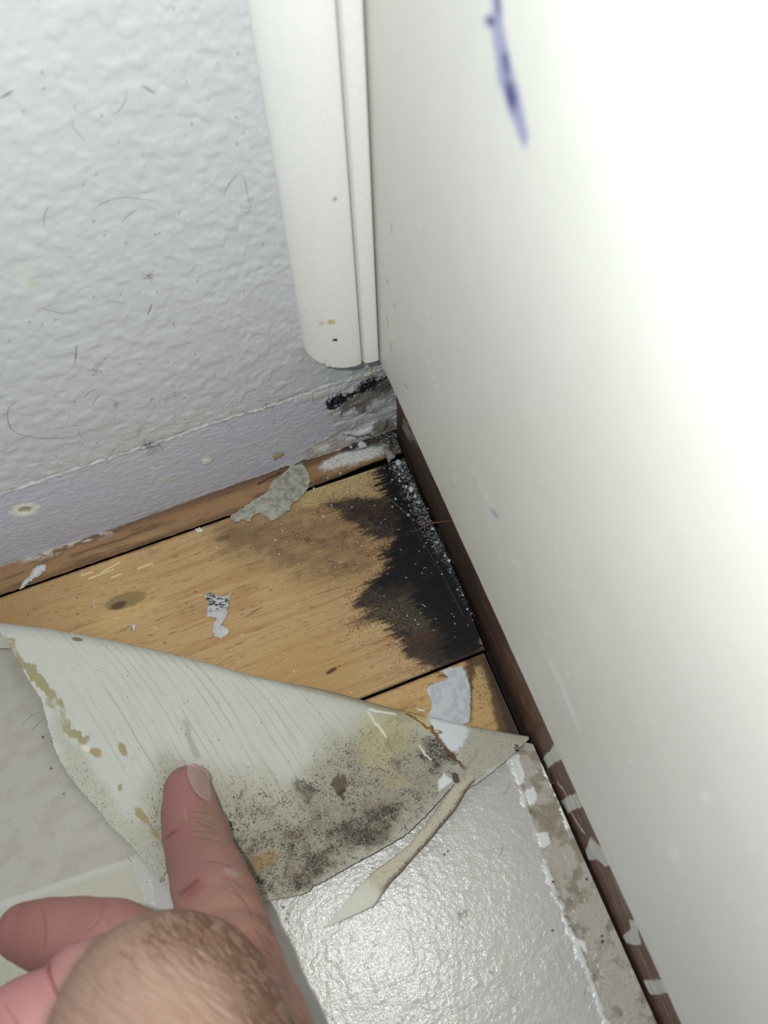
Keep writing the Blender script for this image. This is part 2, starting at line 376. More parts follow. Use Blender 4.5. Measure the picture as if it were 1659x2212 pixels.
# blue ink smear
Pw = P+np.stack([3*fbm(um/3, vm_/3, 3, 9), 3*fbm(um/3, vm_/3, 3, 10)], 1)
g = 1-sm(-6, 6, sdf(Pw, [(1048, -60), (1085, -60), (1082, 0), (1090, 70), (1103, 130), (1120, 190), (1130, 240), (1142, 300), (1133, 322), (1118, 290), (1098, 240), (1078, 180), (1068, 110), (1060, 60), (1044, 48), (1050, 30), (1066, 34), (1062, 0)]))
col = mix(col, srgb((128, 132, 186), 1.0), g*.75)
for (cx, cy, rx, ry, an) in [(1058, 46, 13, 14, 0), (1094, 135, 8, 30, 80-90), (1103, 205, 13, 42, -14), (1076, 10, 6, 34, -4)]:
    g = 1-sm(.3, 1.25, blob(Pw, cx, cy, rx, ry, an)); col = mix(col, srgb((48, 46, 120), 1.0), g*.95)
g = 1-sm(.3, 1.3, blob(Pw, 1069, 1110, 16, 5, 50)); col = mix(col, srgb((150, 152, 185), 1.0), g*.7)
# dark scuffs near the corner
for (a_, b_) in [((848, 655), (853, 664)), ((843, 740), (846, 760)), ((836, 680), (838, 705)), ((834, 600), (840, 618)), ((846, 480), (846, 500)), ((874, 830), (880, 838))]:
    g = 1-sm(.4, 1.5, ldist(P, [a_, b_])); col = mix(col, C(130, 128, 120), g*.7)
# grime low on the panel
g = (1-sm(2, 14, vm_))*sm(-.1, .5, fbm(um/9, vm_/3, 3, 19)); col = mix(col, C(188, 186, 174), g*.4)
V += np.outer(bmp/1000*.5, nrm)
panel = empty('side_panel'); panel.parent = cab
o = mesh_from('painted_face', V, gridf(len(us), len(vs)), M_panel, panel, cols=col)
# body of the panel behind the face
def slab(name, a, dirv, nv, ulen, z0, z1, thick, mat, parent):
    """board whose room-side face runs from a along dirv"""
    vs_ = []
    for uu in (0, ulen):
        for tt in (0, thick):
            for zz in (z0, z1):
                q = np.array([a[0], a[1], 0])+dirv*uu-nv*tt; vs_.append((q[0], q[1], zz))
    Fc = [(0, 1, 3, 2), (4, 6, 7, 5), (0, 4, 5, 1), (2, 3, 7, 6), (0, 2, 6, 4), (1, 5, 7, 3)]
    return mesh_from(name, vs_, Fc, mat, parent, smooth=False)
M_under = material('panel_core', 0.7, base=C(120, 100, 82), noise=[(300, .15, U)])
slab('core_board', A0-nrm*.0002, dp, nrm, 0.50, Z0+.0004, Z0+.359, .0105, M_under, panel)
# toe board in bare brown wood with leftovers of paint
us = np.r_[np.arange(0, .34, .0005), np.arange(.34, .50, .004)]; vs = np.arange(-.014, .0835, .0007)
gu, gv = np.meshgrid(us, vs, indexing='ij'); u = gu.ravel(); v = gv.ravel()
V = T0+np.outer(u, dt)+np.outer(v, [0, 0, 1]); V[:, 2] = v
P = proj(V); um, vm_ = u*1000, v*1000
gr = fbm(um/22, vm_/1.6, 4, 5); col = np.tile(C(98, 72, 60), (len(V), 1)); col *= (1+.22*gr)[:, None]
col = mix(col, C(132, 92, 74), sm(.25, .6, fbm(um/30, vm_/2.2, 3, 6))*.5)
col = mix(col, C(150, 125, 108), sm(.55, .62, vn(um/9, vm_/.9, 16))*.6)
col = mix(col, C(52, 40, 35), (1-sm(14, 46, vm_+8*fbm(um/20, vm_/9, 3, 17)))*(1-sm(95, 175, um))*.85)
bm_ = .10*gr
Pw = P+np.stack([4*fbm(um/5, vm_/9, 3, 29), 4*fbm(um/5, vm_/9, 3, 30)], 1)
pat = [[(1172, 1640), (1185, 1625), (1202, 1600), (1222, 1622), (1210, 1640), (1195, 1650), (1184, 1660)],
       [(1212, 1730), (1245, 1712), (1262, 1738), (1238, 1752), (1225, 1758)],
       [(1265, 1842), (1276, 1810), (1300, 1832), (1322, 1868), (1308, 1872), (1290, 1856), (1270, 1858)],
       [(1345, 2022), (1364, 2008), (1360, 1985), (1376, 1990), (1384, 2040), (1368, 2042), (1352, 2038)],
       [(1388, 2118), (1430, 2116), (1446, 2146), (1405, 2148)]]
o_k = empty('toe_board'); o_k.parent = cab
pm = np.zeros(len(V))
for pl in pat: pm = np.maximum(pm, 1-sm(-1.5, 1.5, sdf(Pw, pl)))
ctr = C(196, 197, 190)
col = mix(col, ctr*1.0, pm); bm_ += pm*(.25+.30*fbm(um/30, vm_/1.6, 3, 31))
for ln in [[(1178, 1650), (1195, 1690)], [(1235, 1755), (1262, 1800)], [(1282, 1810), (1296, 1835)], [(1205, 1690), (1225, 1720)]]:
    g = 1-sm(1.0, 2.2, ldist(Pw, ln)); col = mix(col, ctr, g*.7)
g = (1-sm(.5, 3, ldist(P, [(946, 1145), (954, 1165), (962, 1190), (980, 1215)])/1.6)); col = mix(col, C(120, 118, 122), g*.6)
V += np.outer(bm_/1000, nt_)
mesh_from('bare_face', V, gridf(len(us), len(vs)), M_kick, o_k, cols=col)
slab('core_board', T0-nt_*.0003, dt, nt_, 0.50, -.0145, Z0-.0001, .012, M_kick, o_k)
# the attribute-less core needs its own colour
for c in o_k.children:
    if c.name.startswith('core_board'):
        c.data.materials.clear(); c.data.materials.append(M_under)
keep_children(cab)

# ================================================================== BOARDS
def toe_x(y):      # x of the toe board on the floor at depth y
    return T0[0]+(y-T0[1])/dt[1]*dt[0]
def board(name, label, xa, xb_f, ya_f, yb_f, mat, colf, zf=None, nx=600, ny=300, thick=.012):
    """top surface grid between x=xa..xb_f(y), y=ya_f(x)..yb_f(x) plus a skirt down to the underside"""
    t = np.linspace(0, 1, nx); s = np.linspace(0, 1, ny)
    gt, gs = np.meshgrid(t, s, indexing='ij'); gt = gt.ravel(); gs = gs.ravel()
    # x first with a mid y, then refine
    yy = 0*gt+(ya_f(xa)+yb_f(xa))/2
    for _ in range(3):
        xx = xa+(xb_f(yy)-xa)*gt; yy = ya_f(xx)+(yb_f(xx)-ya_f(xx))*gs
    V = np.stack([xx, yy, 0*xx], 1)
    P = proj(V); col, h = colf(V, P); V[:, 2] = h/1000
    Fq = gridf(nx, ny)
    idx = np.arange(nx*ny).reshape(nx, ny)
    loop = np.r_[idx[:, 0], idx[-1, 1:], idx[-2::-1, -1], idx[0, -2:0:-1]]
    low = V[loop].copy(); low[:, 2] = -thick
    base = len(V); V2 = np.vstack([V, low]); k = len(loop)
    a = np.arange(k); b_ = (a+1) % k
    Fs = np.stack([loop[a], loop[b_], base+b_, base+a], 1)
    col2 = np.vstack([col, col[loop]*.55])
    nt2 = Fq.shape[0]
    # consistent upward normals
    o = mesh_from(name, V2, np.vstack([Fq[:, ::-1] if yb_f(xa) > ya_f(xa) else Fq, Fs]), mat, cols=col2)
    bmn = o.data.polygons[0].normal.z
    if bmn < 0: o.data.flip_normals()
    tag(o, label, 'plywood'); return o

def ply_base(V, P, seed=0, base=(184, 152, 108)):
    X, Y = mmn(V)
    Yw = Y+1.6*fbm(X/45, Y/30, 3, 40+seed)
    g1 = fbm(X/60, Yw/3.2, 4, 41+seed); g2 = fbm(X/26, Yw/.55, 3, 42+seed)
    c = np.tile(C(*base), (len(V), 1)); c *= (1+.12*g1)[:, None]
    c = mix(c, C(156, 116, 74), sm(.0, .45, g1)*.5)
    c = mix(c, C(128, 90, 54), sm(.30, .55, g2)*.35)
    c = mix(c, C(204, 170, 120), sm(.25, .6, fbm(X/40, Yw/6, 3, 43+seed))*.4)
    # short dark pores
    po = vn(X/5.5, Yw/.32, 44+seed); c = mix(c, C(100, 68, 40), sm(.74, .86, po)*.55)
    h = .06*g2
    return c, h, X, Y, Yw
def c1(p): return (500+p[0]/2.37, 600+p[1]/2.37)
def main_ply(V, P):
    c, h, X, Y, Yw = ply_base(V, P)
    wr = np.stack([10*fbm(X/4.5, Yw/1.6, 4, 61), 7*fbm(X/4.5, Yw/1.6, 4, 62)], 1); Pw = P+wr
    wf = np.stack([8*fbm(X/1.5, Y/.6, 3, 63)+20*fbm(X/7, Yw/.7, 3, 163), 3.5*fbm(X/1.5, Y/.6, 3, 64)-7*fbm(X/7, Yw/.7, 3, 163)], 1); Pf = P+wr+wf
    fine = fbm(X/.45, Y/.45, 2, 65); fine2 = vn(X/.33, Y/.33, 66)
    # broad warm-dark wash on the left and yellower front strip
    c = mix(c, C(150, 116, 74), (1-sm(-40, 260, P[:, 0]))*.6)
    c = mix(c, C(176, 138, 84), (1-sm(-20, 40, sdf(Pw, [(560, 1440), (640, 1380), (720, 1400), (760, 1450), (760, 1520), (560, 1500)])))*.55)
    # brownish wash around the halo
    g = 1-sm(-30, 45, sdf(Pw, [(470, 1150), (560, 1120), (690, 1090), (790, 1130), (800, 1230), (740, 1250), (640, 1240), (560, 1210), (490, 1190)]))
    c = mix(c, C(128, 100, 72), g*(.62+.4*fbm(X/9, Yw/3, 3, 67))); c = mix(c, C(84, 66, 50), g*sm(.25, .5, fine*.7+.5*fbm(X/6, Yw/4, 3, 167))*.6)
    g = 1-sm(-15, 30, sdf(Pw, [(480, 1140), (540, 1128), (600, 1140), (560, 1160), (490, 1165)])); c = mix(c, C(112, 92, 66), g*.5)
    # halo line
    hl = [c1(p) for p in [(200, 1420), (260, 1350), (330, 1320), (420, 1345), (500, 1335), (570, 1330), (610, 1360), (640, 1400), (630, 1450), (590, 1480), (540, 1460)]]
    g = 1-sm(1, 13, ldist(Pf, hl)); c = mix(c, C(82, 62, 50), g*(.25+.75*sm(-.1, .4, fine))*sm(-.6, .1, fbm(X/7, Yw/7, 2, 168)))
    # pale mottled corner
    g = 1-sm(-6, 8, sdf(Pw, [c1(p) for p in [(350, 1130), (460, 1060), (600, 1020), (700, 985), (770, 960), (790, 1105), (700, 1135), (600, 1128), (520, 1140), (470, 1165), (380, 1180)]]))
    c = mix(c, C(186, 164, 116), g*.75); c = mix(c, C(110, 98, 72), g*sm(.1, .5, fine)*.5)
    # dark brown growth
    dk = sdf(Pf, [c1(p) for p in [(480, 1160), (560, 1140), (640, 1128), (720, 1130), (790, 1112), (745, 1060), (760, 985), (790, 925), (870, 905), (1000, 1150), (1300, 1800), (1280, 1945), (1200, 1965), (1100, 1995), (1000, 1990), (930, 1950), (890, 1880), (830, 1830), (800, 1765), (700, 1745), (640, 1765), (700, 1705), (640, 1685), (650, 1625), (720, 1560), (780, 1490), (800, 1440), (740, 1400), (830, 1370), (825, 1330), (720, 1345), (700, 1300), (650, 1265), (590, 1240), (560, 1200)]])
    c = mix(c, C(100, 72, 48), (1-sm(-5, 16, dk))*.55)
    g = 1-sm(-5, 3, dk+5*fine)
    c = mix(c, C(66, 54, 46), g*.92); c = mix(c, C(34, 30, 29), g*sm(-.15, .3, fine+.5*fbm(X/3, Yw/1.2, 3, 169)+.012*(-dk-10))*.9)
    c = mix(c, C(92, 84, 62), g*sm(.1, .5, fbm(X/5, Y/4, 3, 68))*sm(.3,-.2,fine)*.5)
    # stipple of spores past the edge
    st = np.exp(-np.clip(dk, 0, 80)/22); c = mix(c, C(60, 48, 40), (fine2 > .93-.75*st)*(dk > 0)*(dk < 70)*.75)
    # olive grey zone
    g = 1-sm(-8, 8, sdf(Pf, [c1(p) for p in [(700, 1700), (860, 1640), (960, 1690), (1040, 1790), (960, 1830), (860, 1800), (760, 1745)]])); c = mix(c, C(98, 88, 64), g*.7*sm(.35, -.15, fine+.3*fine2))
    # black core
    bk = sdf(Pf, [c1(p) for p in [(880, 900), (800, 925), (770, 1000), (800, 1100), (830, 1160), (880, 1215), (850, 1300), (845, 1350), (800, 1400), (800, 1440), (820, 1500), (720, 1560), (760, 1590), (900, 1560), (950, 1600), (930, 1650), (1000, 1720), (1070, 1790), (1100, 1850), (1080, 1960), (1290, 1930), (1290, 1750), (1200, 1500), (1000, 1100), (930, 900)]])
    g = 1-sm(-14, 12, bk-4+12*fine); c = mix(c, C(15, 14, 15), g*.98)
    c = mix(c, C(36, 35, 36), g*sm(.2, .6, fbm(X/6, Y/5, 4, 69))*.6)
    c = mix(c, C(46, 43, 38), g*sm(.4, .7, fbm(X/7, Yw/.5, 3, 70))*.6)
    # streaks across the grain inside the dark band
    g = 1-sm(-3, 5, sdf(Pf, [c1(p) for p in [(700, 1160), (800, 1165), (800, 1200), (740, 1225), (690, 1215)]])); c = mix(c, C(66, 44, 36), g*.55*sm(.4, -.2, fine))
    for (cx, cy, rx, ry, cc, an, k_) in [((850), 1277, 26, 16, C(58, 40, 33), -25, .6), (925, 1372, 30, 17, C(80, 54, 40), -12, .65), (905, 1388, 42, 24, C(74, 52, 40), -25, .4)]:
        g = 1-sm(.5, 1.15, blob(Pf, cx, cy, rx, ry, an)); c = mix(c, cc, g*k_)
    g = 1-sm(.8, 1.2, blob(Pf, 790, 1112, 30, 9, -20)); c = mix(c, C(70, 42, 34), g*.35)
    # knots
    g = 1-sm(.75, 1.05, blob(P+wr*.4, 272, 1297, 52, 17, -17)); c = mix(c, C(122, 104, 66), g*.75)
    g = 1-sm(.6, 1.1, blob(P+wr*.4, 256, 1307, 23, 8, -17)); c = mix(c, C(84, 58, 42), g*.85); h -= g*.3
    g = 1-sm(.6, 1.1, blob(P, 716, 1449, 16, 5, -30)); c = mix(c, C(70, 40, 24), g*.9)
    g = 1-sm(.5, 1.2, blob(P, 482, 1163, 20, 7, -20)); c = mix(c, C(96, 78, 54), g*.7)
    g = 1-sm(.4, 1.2, blob(P, 590, 1282, 60, 30, -20)); c = mix(c, C(204, 172, 124), g*.25)
    # pale scratches
    for a_, b_ in [((219, 1236), (258, 1215)), ((192, 1250), (245, 1230)), ((176, 1243), (200, 1235)), ((240, 1248), (262, 1240)), ((298, 1228), (330, 1217))]:
        g = 1-sm(.8, 2.2, ldist(P, [a_, b_])); c = mix(c, C(226, 202, 152), g*.9)
    # faint scribed line
    g = 1-sm(.6, 2, ldist(P, [(800, 1050), (850, 1085), (885, 1115), (905, 1160), (950, 1230), (1000, 1330)])); c = mix(c, C(100, 94, 80), g*.25)
    for _ in range(16):
        cx, cy = 40+RNG.random()*760, 1130+RNG.random()*330
        g = 1-sm(.5, 1.2, blob(P, cx, cy, 2+3*RNG.random(), 1.8, -20)); c = mix(c, C(84, 50, 34), g*.8)
    # dust haze at the board's right rim
    dr = ldist(P, [(858, 985), (900, 1060), (935, 1130), (975, 1225), (1005, 1290), (1030, 1345)])
    g = np.exp(-dr/4.5)*sm(.25, .6, fine+.4*fine2)*sm(-.5, .2, fbm(X/5, Y/5, 2, 171)); c = mix(c, C(150, 152, 152), g*.75)
    g = (1-sm(-8, 8, sdf(Pw, [(838, 985), (860, 960), (905, 1060), (960, 1190), (945, 1195), (900, 1120), (870, 1060)])))*sm(.25, .6, fine+.5*fine2); c = mix(c, C(190, 192, 190), g*.85)
    # blackened rear edge
    e = np.clip((-16.5-Y), 0, 50); c = mix(c, C(60, 46, 32), (1-sm(0, 1.6, e+.8*fine))*.8)
    e = np.clip((Y+131), 0, 50); c = mix(c, C(70, 48, 28), (1-sm(0, 1.2, e+.6*fine))*.7)
    c = mix(c, C(196, 198, 196), (_h(np.floor(X/.55), np.floor(Y/.55), 9) > .9975)*.8)
    return c, h
board('plywood_sheet', 'yellow plywood sheet with black mould at its right end, along the wall', -0.34, lambda y: toe_x(y)-.0024-.0016*sm(-.09, -.13, y),
      lambda x: -.0168-.0009*sm(-.09, -.02, x)+0*x, lambda x: -.1312+0*x, M_ply, main_ply, nx=900, ny=330)
def front_ply(V, P):
    c, h, X, Y, Yw = ply_base(V, P, 7, (196, 162, 110)); fine = fbm(X/.5, Y/.5, 3, 75)
    c = mix(c, C(170, 128, 70), sm(.0, .5, fine)*.5); h += .12*fine
    Pw = P+np.stack([6*fbm(X/2, Y/2, 3, 76), 6*fbm(X/2, Y/2, 3, 77)], 1)
    g = 1-sm(-6, 6, sdf(Pw, [(1004, 1420), (1045, 1405), (1080, 1450), (1130, 1570), (1170, 1650), (1120, 1620), (1075, 1580), (1050, 1480), (1030, 1440), (1020, 1480), (1018, 1560), (1012, 1530), (1010, 1470)]))
    c = mix(c, C(66, 46, 32), g*.85)
    g = 1-sm(-4, 8, sdf(Pw, [(1040, 1420), (1062, 1470), (1095, 1570), (1110, 1650), (1200, 1700), (1100, 1420)])); c = mix(c, C(62, 48, 40), g*.85)
    g = 1-sm(-5, 5, sdf(Pw, [(1022, 1440), (1040, 1440), (1058, 1490), (1062, 1505), (1042, 1530), (1030, 1525), (1020, 1480)])); c = mix(c, C(188, 158, 108), g*.75)
    c = mix(c, C(84, 60, 36), g*sm(.15, .5, fine)*.7)
    g = 1-sm(0, 4, ldist(Pw, [(945, 1460), (965, 1458), (968, 1464)])); c = mix(c, C(54, 38, 26), g*.9)
    e = np.clip((-132.2-Y), 0, 50); c = mix(c, C(70, 48, 28), (1-sm(0, 1.4, e+.9*fine))*.85)
    g = 1-sm(1, 3, ldist(Pw, [(1012, 1415), (1022, 1450), (1018, 1500)])); c = mix(c, C(60, 42, 28), g*.6)
    return c, h-.2
board('plywood_sheet', 'front plywood sheet with rough tan face in front of the mouldy one, mostly under vinyl', -0.40, lambda y: toe_x(y)-.0052,
      lambda x: -.1323+0*x, lambda x: -.42+0*x, M_ply, front_ply, nx=700, ny=460)
def rim_ply(V, P):
    c, h, X, Y, Yw = ply_base(V, P, 19, (158, 128, 94)); fine = fbm(X/.5, Y/.5, 3, 85)
    c = mix(c, C(140, 104, 72), .4+0*fine); c = mix(c, C(88, 66, 50), sm(.0, .5, fbm(X/16, Y/2.5, 3, 186))*.6)
    c = mix(c, C(112, 84, 66), (1-sm(1.5, 5.5, -Y+2*fine))*sm(-230, -150, X)*.8)
    c = mix(c, C(205, 200, 190), (1-sm(1.0, 5.0, -Y+2*fine))*sm(-.1, .4, fbm(X/4, Y/2, 3, 86))*(1-sm(-165, -150, X))*sm(-210, -200, X)*.8)
    Pw = P+np.stack([6*fbm(X/2, Y/2, 3, 86), 5*fbm(X/2, Y/2, 3, 87)], 1)
    g = 1-sm(-5, 5, sdf(Pw, [(688, 1008), (720, 985), (745, 975), (800, 962), (830, 955), (838, 975), (800, 992), (740, 1008), (700, 1018)])); c = mix(c, C(206, 208, 206), g*sm(-.7, -.15, fine)); h += g*(.8+.6*fine)
    g = 1-sm(-4, 6, sdf(Pw, [(735, 975), (760, 955), (860, 930), (870, 960), (830, 962), (790, 970)])); c = mix(c, C(44, 42, 44), g*.8*sm(-.6, .2, fine+.3))
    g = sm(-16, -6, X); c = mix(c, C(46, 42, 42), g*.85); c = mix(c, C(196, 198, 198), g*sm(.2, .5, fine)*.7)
    g = 1-sm(0, 3, np.abs(Y+14.5)+1.5*fine); c = mix(c, C(84, 58, 38), g*.6)
    g = 1-sm(1, 4, ldist(Pw, [(560, 1045), (600, 1025), (640, 1012)])); c = mix(c, C(60, 40, 28), g*.8)
    return c, h
board('floor_edge_strip', 'narrow brown wooden strip between the foot of the wall and the dark groove', -0.40, lambda y: toe_x(y)-.002,
      lambda x: .004+0*x, lambda x: -.0156+.0014*sm(-.045, -.02, x)+.0002*vn(x*400, x*0, 3), M_ply, rim_ply, nx=900, ny=60)

# ================================================================== VINYL FLOORING
ZV = 0.0022
vin = empty('vinyl_flooring', (-0.12, -0.22, 0.0))
tag(vin, 'off white sheet vinyl flooring peeled back from the corner, mouldy underside showing', 'flooring')
crest = spline([(-190, 1332), (-60, 1336), (0, 1345), (130, 1362), (300, 1396), (440, 1430), (560, 1463), (700, 1490), (830, 1525), (920, 1546), (1000, 1565), (1075, 1579), (1143, 1591)], 400)
Ap = on_z([(1146, 1594)], ZV)[0]; Lp = on_z([(0, 1352)], ZV)[0]
ev = (Lp-Ap)[:2]; ev /= np.linalg.norm(ev); nv = np.array([-abs(ev[1]), -abs(ev[0])])     # nv: towards the room
nv = nv/np.linalg.norm(nv); nv -= ev*(nv@ev); nv /= np.linalg.norm(nv)
def rad(s): return 0.0012+0.031*np.clip(s, 0, .4)
def circ(s, c, a):   # a: angle from the top towards the back (0 = top, pi = touching the floor again)
    r = rad(s); q = c+r-r*np.sin(a); zz = ZV+r+r*np.cos(a)
    xy = Ap[:2]+np.outer(s, ev)+np.outer(q, nv); return np.column_stack([xy, zz])
S_ = np.linspace(0, .36, 120); Cc = np.zeros_like(S_); Sa = np.zeros_like(S_)
for i, s in enumerate(S_):
    lo_c, hi_c = -.05, .05; aa = np.linspace(-.6, 2.4, 121)
    for _ in range(26):
        c_ = (lo_c+hi_c)/2; pp = proj(circ(np.full(121, s), c_, aa))
        dd = pp[:, 1]-np.interp(pp[:, 0], crest[:, 0], crest[:, 1]); k_ = dd.argmin()
        if dd[k_] > 0: hi_c = c_     # silhouette lies below the photographed one: move back
        else: lo_c = c_
    Cc[i] = c_; Sa[i] = aa[k_]
def hflap(xy):
    rel = xy-Ap[:2]; s = rel@ev; q = rel@nv-np.interp(s, S_, Cc); r = rad(s)
    up_ = ZV+r+np.sqrt(np.clip(r*r-(q-r)**2, 0, None))
    t = np.clip((q-r)/(.085), 0, 1)
    ze = .0042+ZV+.0034*np.exp(-((s-.045)/.035)**2)
    dn = ze+(ZV+2*r-ze)*(1-t)**2*(1+.6*t)
    dn = np.maximum(dn, ZV+.0020)
    dn = dn+.0010*np.exp(-((s-.12)/.03)**2)*t
    return np.where(q < r, up_, dn)
def on_flap(Px):
    r_ = rays(Px); hi = np.full(len(r_), .035); lo = np.full(len(r_), .0005)
    for _ in range(34):
        m_ = (hi+lo)/2; W = O+r_*((m_-O[2])/r_[:, 2])[:, None]; f_ = m_-hflap(W[:, :2])
        hi = np.where(f_ > 0, m_, hi); lo = np.where(f_ > 0, lo, m_)
    return O+r_*((hi-O[2])/r_[:, 2])[:, None]
jag = lambda pts, a, n, s: (lambda q: q+a*np.stack([vn(np.arange(n)/3., np.zeros(n), s), vn(np.arange(n)/3., np.ones(n)*9, s)], 1)+a*.6*np.stack([vn(np.arange(n)/.9, np.zeros(n), s+5), vn(np.arange(n)/.9, np.ones(n)*9, s+5)], 1))(rs(pts, n))
left = jag([(-190, 1262), (-60, 1312), (0, 1366), (40, 1430), (62, 1470), (90, 1512), (102, 1560), (112, 1600), (128, 1640), (150, 1675), (168, 1700), (215, 1752), (238, 1782), (270, 1812), (330, 1880), (385, 1950)], 1.2, 560, 3)
left[:60] = rs([(-190, 1346), (-60, 1345), (-5, 1362)], 60)*0+left[:60]
left[:, 1] = np.maximum(left[:, 1], np.interp(left[:, 0], crest[:, 0], crest[:, 1])+4)
bottom = rs([(385, 1950), (430, 1985), (480, 1995), (520, 1962), (553, 1950)], 60)
right = jag([(553, 1950), (580, 1946), (640, 1935), (668, 1926), (676, 1914), (700, 1903), (760, 1868), (820, 1836), (880, 1800), (920, 1762), (950, 1728), (982, 1694)], 1.0, 260, 6)
roll = jag([(982, 1694), (992, 1702), (1012, 1704), (1046, 1680), (1080, 1655), (1111, 1626), (1132, 1606), (1143, 1597)], 1.5, 120, 9)
path = np.vstack([left, bottom[1:], right[1:], roll[1:]])
NU, NV_ = 900, 330
bt_ = rs(path, NU); bt_[:, :] = np.stack([np.interp(np.linspace(0, 1, NU), np.linspace(0, 1, len(path)), path[:, i]) for i in range(2)], 1)
# crest parameter: spread so that columns do not cross
ucx = np.interp(np.linspace(0, 1, NU), [0, .06, .12, .25, .48, .59, .89, 1.0], [-190, -100, 10, 230, 540, 640, 985, 1142])
ct_ = np.stack([ucx, np.interp(ucx, crest[:, 0], crest[:, 1])+1.2], 1)
vv = np.linspace(0, 1, NV_)**1.0
PX = (ct_[:, None, :]*(1-vv)[None, :, None]+bt_[:, None, :]*vv[None, :, None])
W = on_flap(PX.reshape(-1, 2)).reshape(NU, NV_, 3)
# continue around the back of the roll, down to the laid sheet
srow = np.array([(W[i, 0, :2]-Ap[:2])@ev for i in range(NU)]); srow = np.clip(srow, 0, .36)
cc_ = np.interp(srow, S_, Cc)
rr_ = rad(srow); a0 = np.arccos(np.clip((W[:, 0, 2]-ZV-rr_)/rr_, -1, 1))
NB = 26; back = np.zeros((NU, NB, 3)); bp = np.zeros((NU, NB, 2))
for j in range(NB):
    a = a0+(math.pi*1.02-a0)*(NB-j)/NB
    back[:, j] = circ(srow, cc_, a); bp[:, j] = ct_-[0, 3]
    back[:, j, 2] = np.maximum(back[:, j, 2], ZV+.0003)
G = np.concatenate([back, W], 1); PP = np.concatenate([bp, PX], 1); NT = NB+NV_
V = G.reshape(-1, 3); P = PP.reshape(-1, 2)
def backing_colour(P, V):
    X, Y = P[:, 0]*.21, P[:, 1]*.21
    c = np.tile(C(189, 189, 181), (len(P), 1)); f1 = fbm(X/.5, Y/.5, 2, 101); f2 = vn(X/.3, Y/.3, 102); f3 = fbm(X/6, Y/6, 4, 103)
    c *= (1+.03*f3)[:, None]
    # trowel lines: curved family
    cyc = np.interp(P[:, 0], crest[:, 0], crest[:, 1]); t = np.clip(P[:, 1]-cyc, 0, 600)
    fam = P[:, 0]-(t*.64+46*(1-np.exp(-t/60)))+3*fbm(X/14, Y/14, 2, 104)
    amp = sm(20, 120, P[:, 0])*(1-sm(620, 760, fam))*sm(60, 150, fam+60)
    per = fam/26.0+.45*vn(fam/55, fam*0, 105)
    ph = np.abs(per-np.round(per)); on = .25+.75*_h(np.round(per), per*0, 5)
    ln = 1-sm(.02, .15, ph); brk = sm(-.6, .2, fbm(fam/14, t/70, 3, 106))
    c = mix(c, C(162, 154, 126), ln*on*brk*amp*.62)
    c = mix(c, C(176, 172, 148), sm(.2, .6, fbm(fam/9, t/120, 3, 107))*amp*.35)
    # grey-beige grime lower down
    Pw = P+np.stack([16*fbm(X/9, Y/9, 4, 108), 16*fbm(X/9, Y/9, 4, 109)], 1); Pf = Pw+np.stack([8*fbm(X/2, Y/2, 3, 110), 8*fbm(X/2, Y/2, 3, 111)], 1)
    g = 1-sm(-50, 60, sdf(Pw, [(360, 1640), (480, 1680), (640, 1700), (720, 1600), (860, 1540), (1000, 1680), (900, 1800), (680, 1930), (540, 1960), (480, 1850), (380, 1900), (300, 1800)]))
    c = mix(c, C(158, 150, 130), g*.75)
    den = g*.5
    for (pl, w_, k_) in [([(640, 1700), (720, 1640), (860, 1570), (960, 1620), (985, 1670), (930, 1740), (820, 1800), (720, 1800), (640, 1760)], 40, .42),
                         ([(500, 1800), (620, 1790), (700, 1760), (800, 1780), (760, 1850), (660, 1920), (560, 1940), (510, 1880)], 30, .62),
                         ([(720, 1780), (800, 1740), (870, 1740), (840, 1810), (760, 1840)], 22, .95), ([(650, 1840), (720, 1830), (710, 1880), (650, 1890)], 16, .85),
                         ([(500, 1865), (540, 1850), (600, 1880), (560, 1900), (510, 1900)], 14, .6), ([(625, 1890), (690, 1885), (680, 1920), (630, 1925)], 14, .9),
                         ([(935, 1580), (985, 1640), (940, 1665), (905, 1620)], 16, .9), ([(510, 1740), (600, 1745), (590, 1770), (530, 1765)], 12, .5),
                         ([(350, 1640), (400, 1650), (410, 1690), (370, 1680)], 16, .35), ([(640, 1680), (680, 1700), (675, 1740), (650, 1720)], 9, .85),
                         ([(830, 1590), (860, 1600), (850, 1625), (832, 1618)], 7, .85), ([(840, 1640), (880, 1650), (870, 1680)], 7, .7), ([(610, 1790), (650, 1800), (640, 1840)], 10, .5)]:
        g = 1-sm(-w_*.6, w_, sdf(Pf, pl)); den = np.maximum(den, g*k_*1.0)
        c = mix(c, C(92, 80, 66), g*k_*.55*(.7+.6*sm(-.2, .4, f3)))
    # spores: denser where den is high
    den = np.clip(den*(1+.7*fbm(X/3.5, Y/3.5, 4, 117)), 0, 1)
    spk = .55*f1+.65*f2+.25*fbm(X/2.2, Y/2.2, 2, 115)
    c = mix(c, C(44, 39, 36), sm(.84-1.12*den, 1.06-1.12*den, spk)*(den > .03)*.88)
    c = mix(c, C(110, 104, 90), sm(.30, .40, f2*.5+f1*.5)*sm(0, .3, den)*.3)
    # yellow tide mark
    yr = ldist(Pf, [(790, 1650), (782, 1610), (800, 1580), (840, 1560), (890, 1560)]); g = 1-sm(-30, 30, sdf(Pf, [(780, 1550), (850, 1530), (910, 1560), (900, 1600), (840, 1660), (790, 1650)]))
    c = mix(c, C(184, 174, 126), g*.6*(1-sm(.2, .5, f1)*.5)); c = mix(c, C(150, 138, 96), (1-sm(1, 7, yr))*.5)
    g = 1-sm(.6, 1.1, blob(Pf, 738, 1695, 17, 26, -10)); c = mix(c, C(86, 70, 50), g*.9)
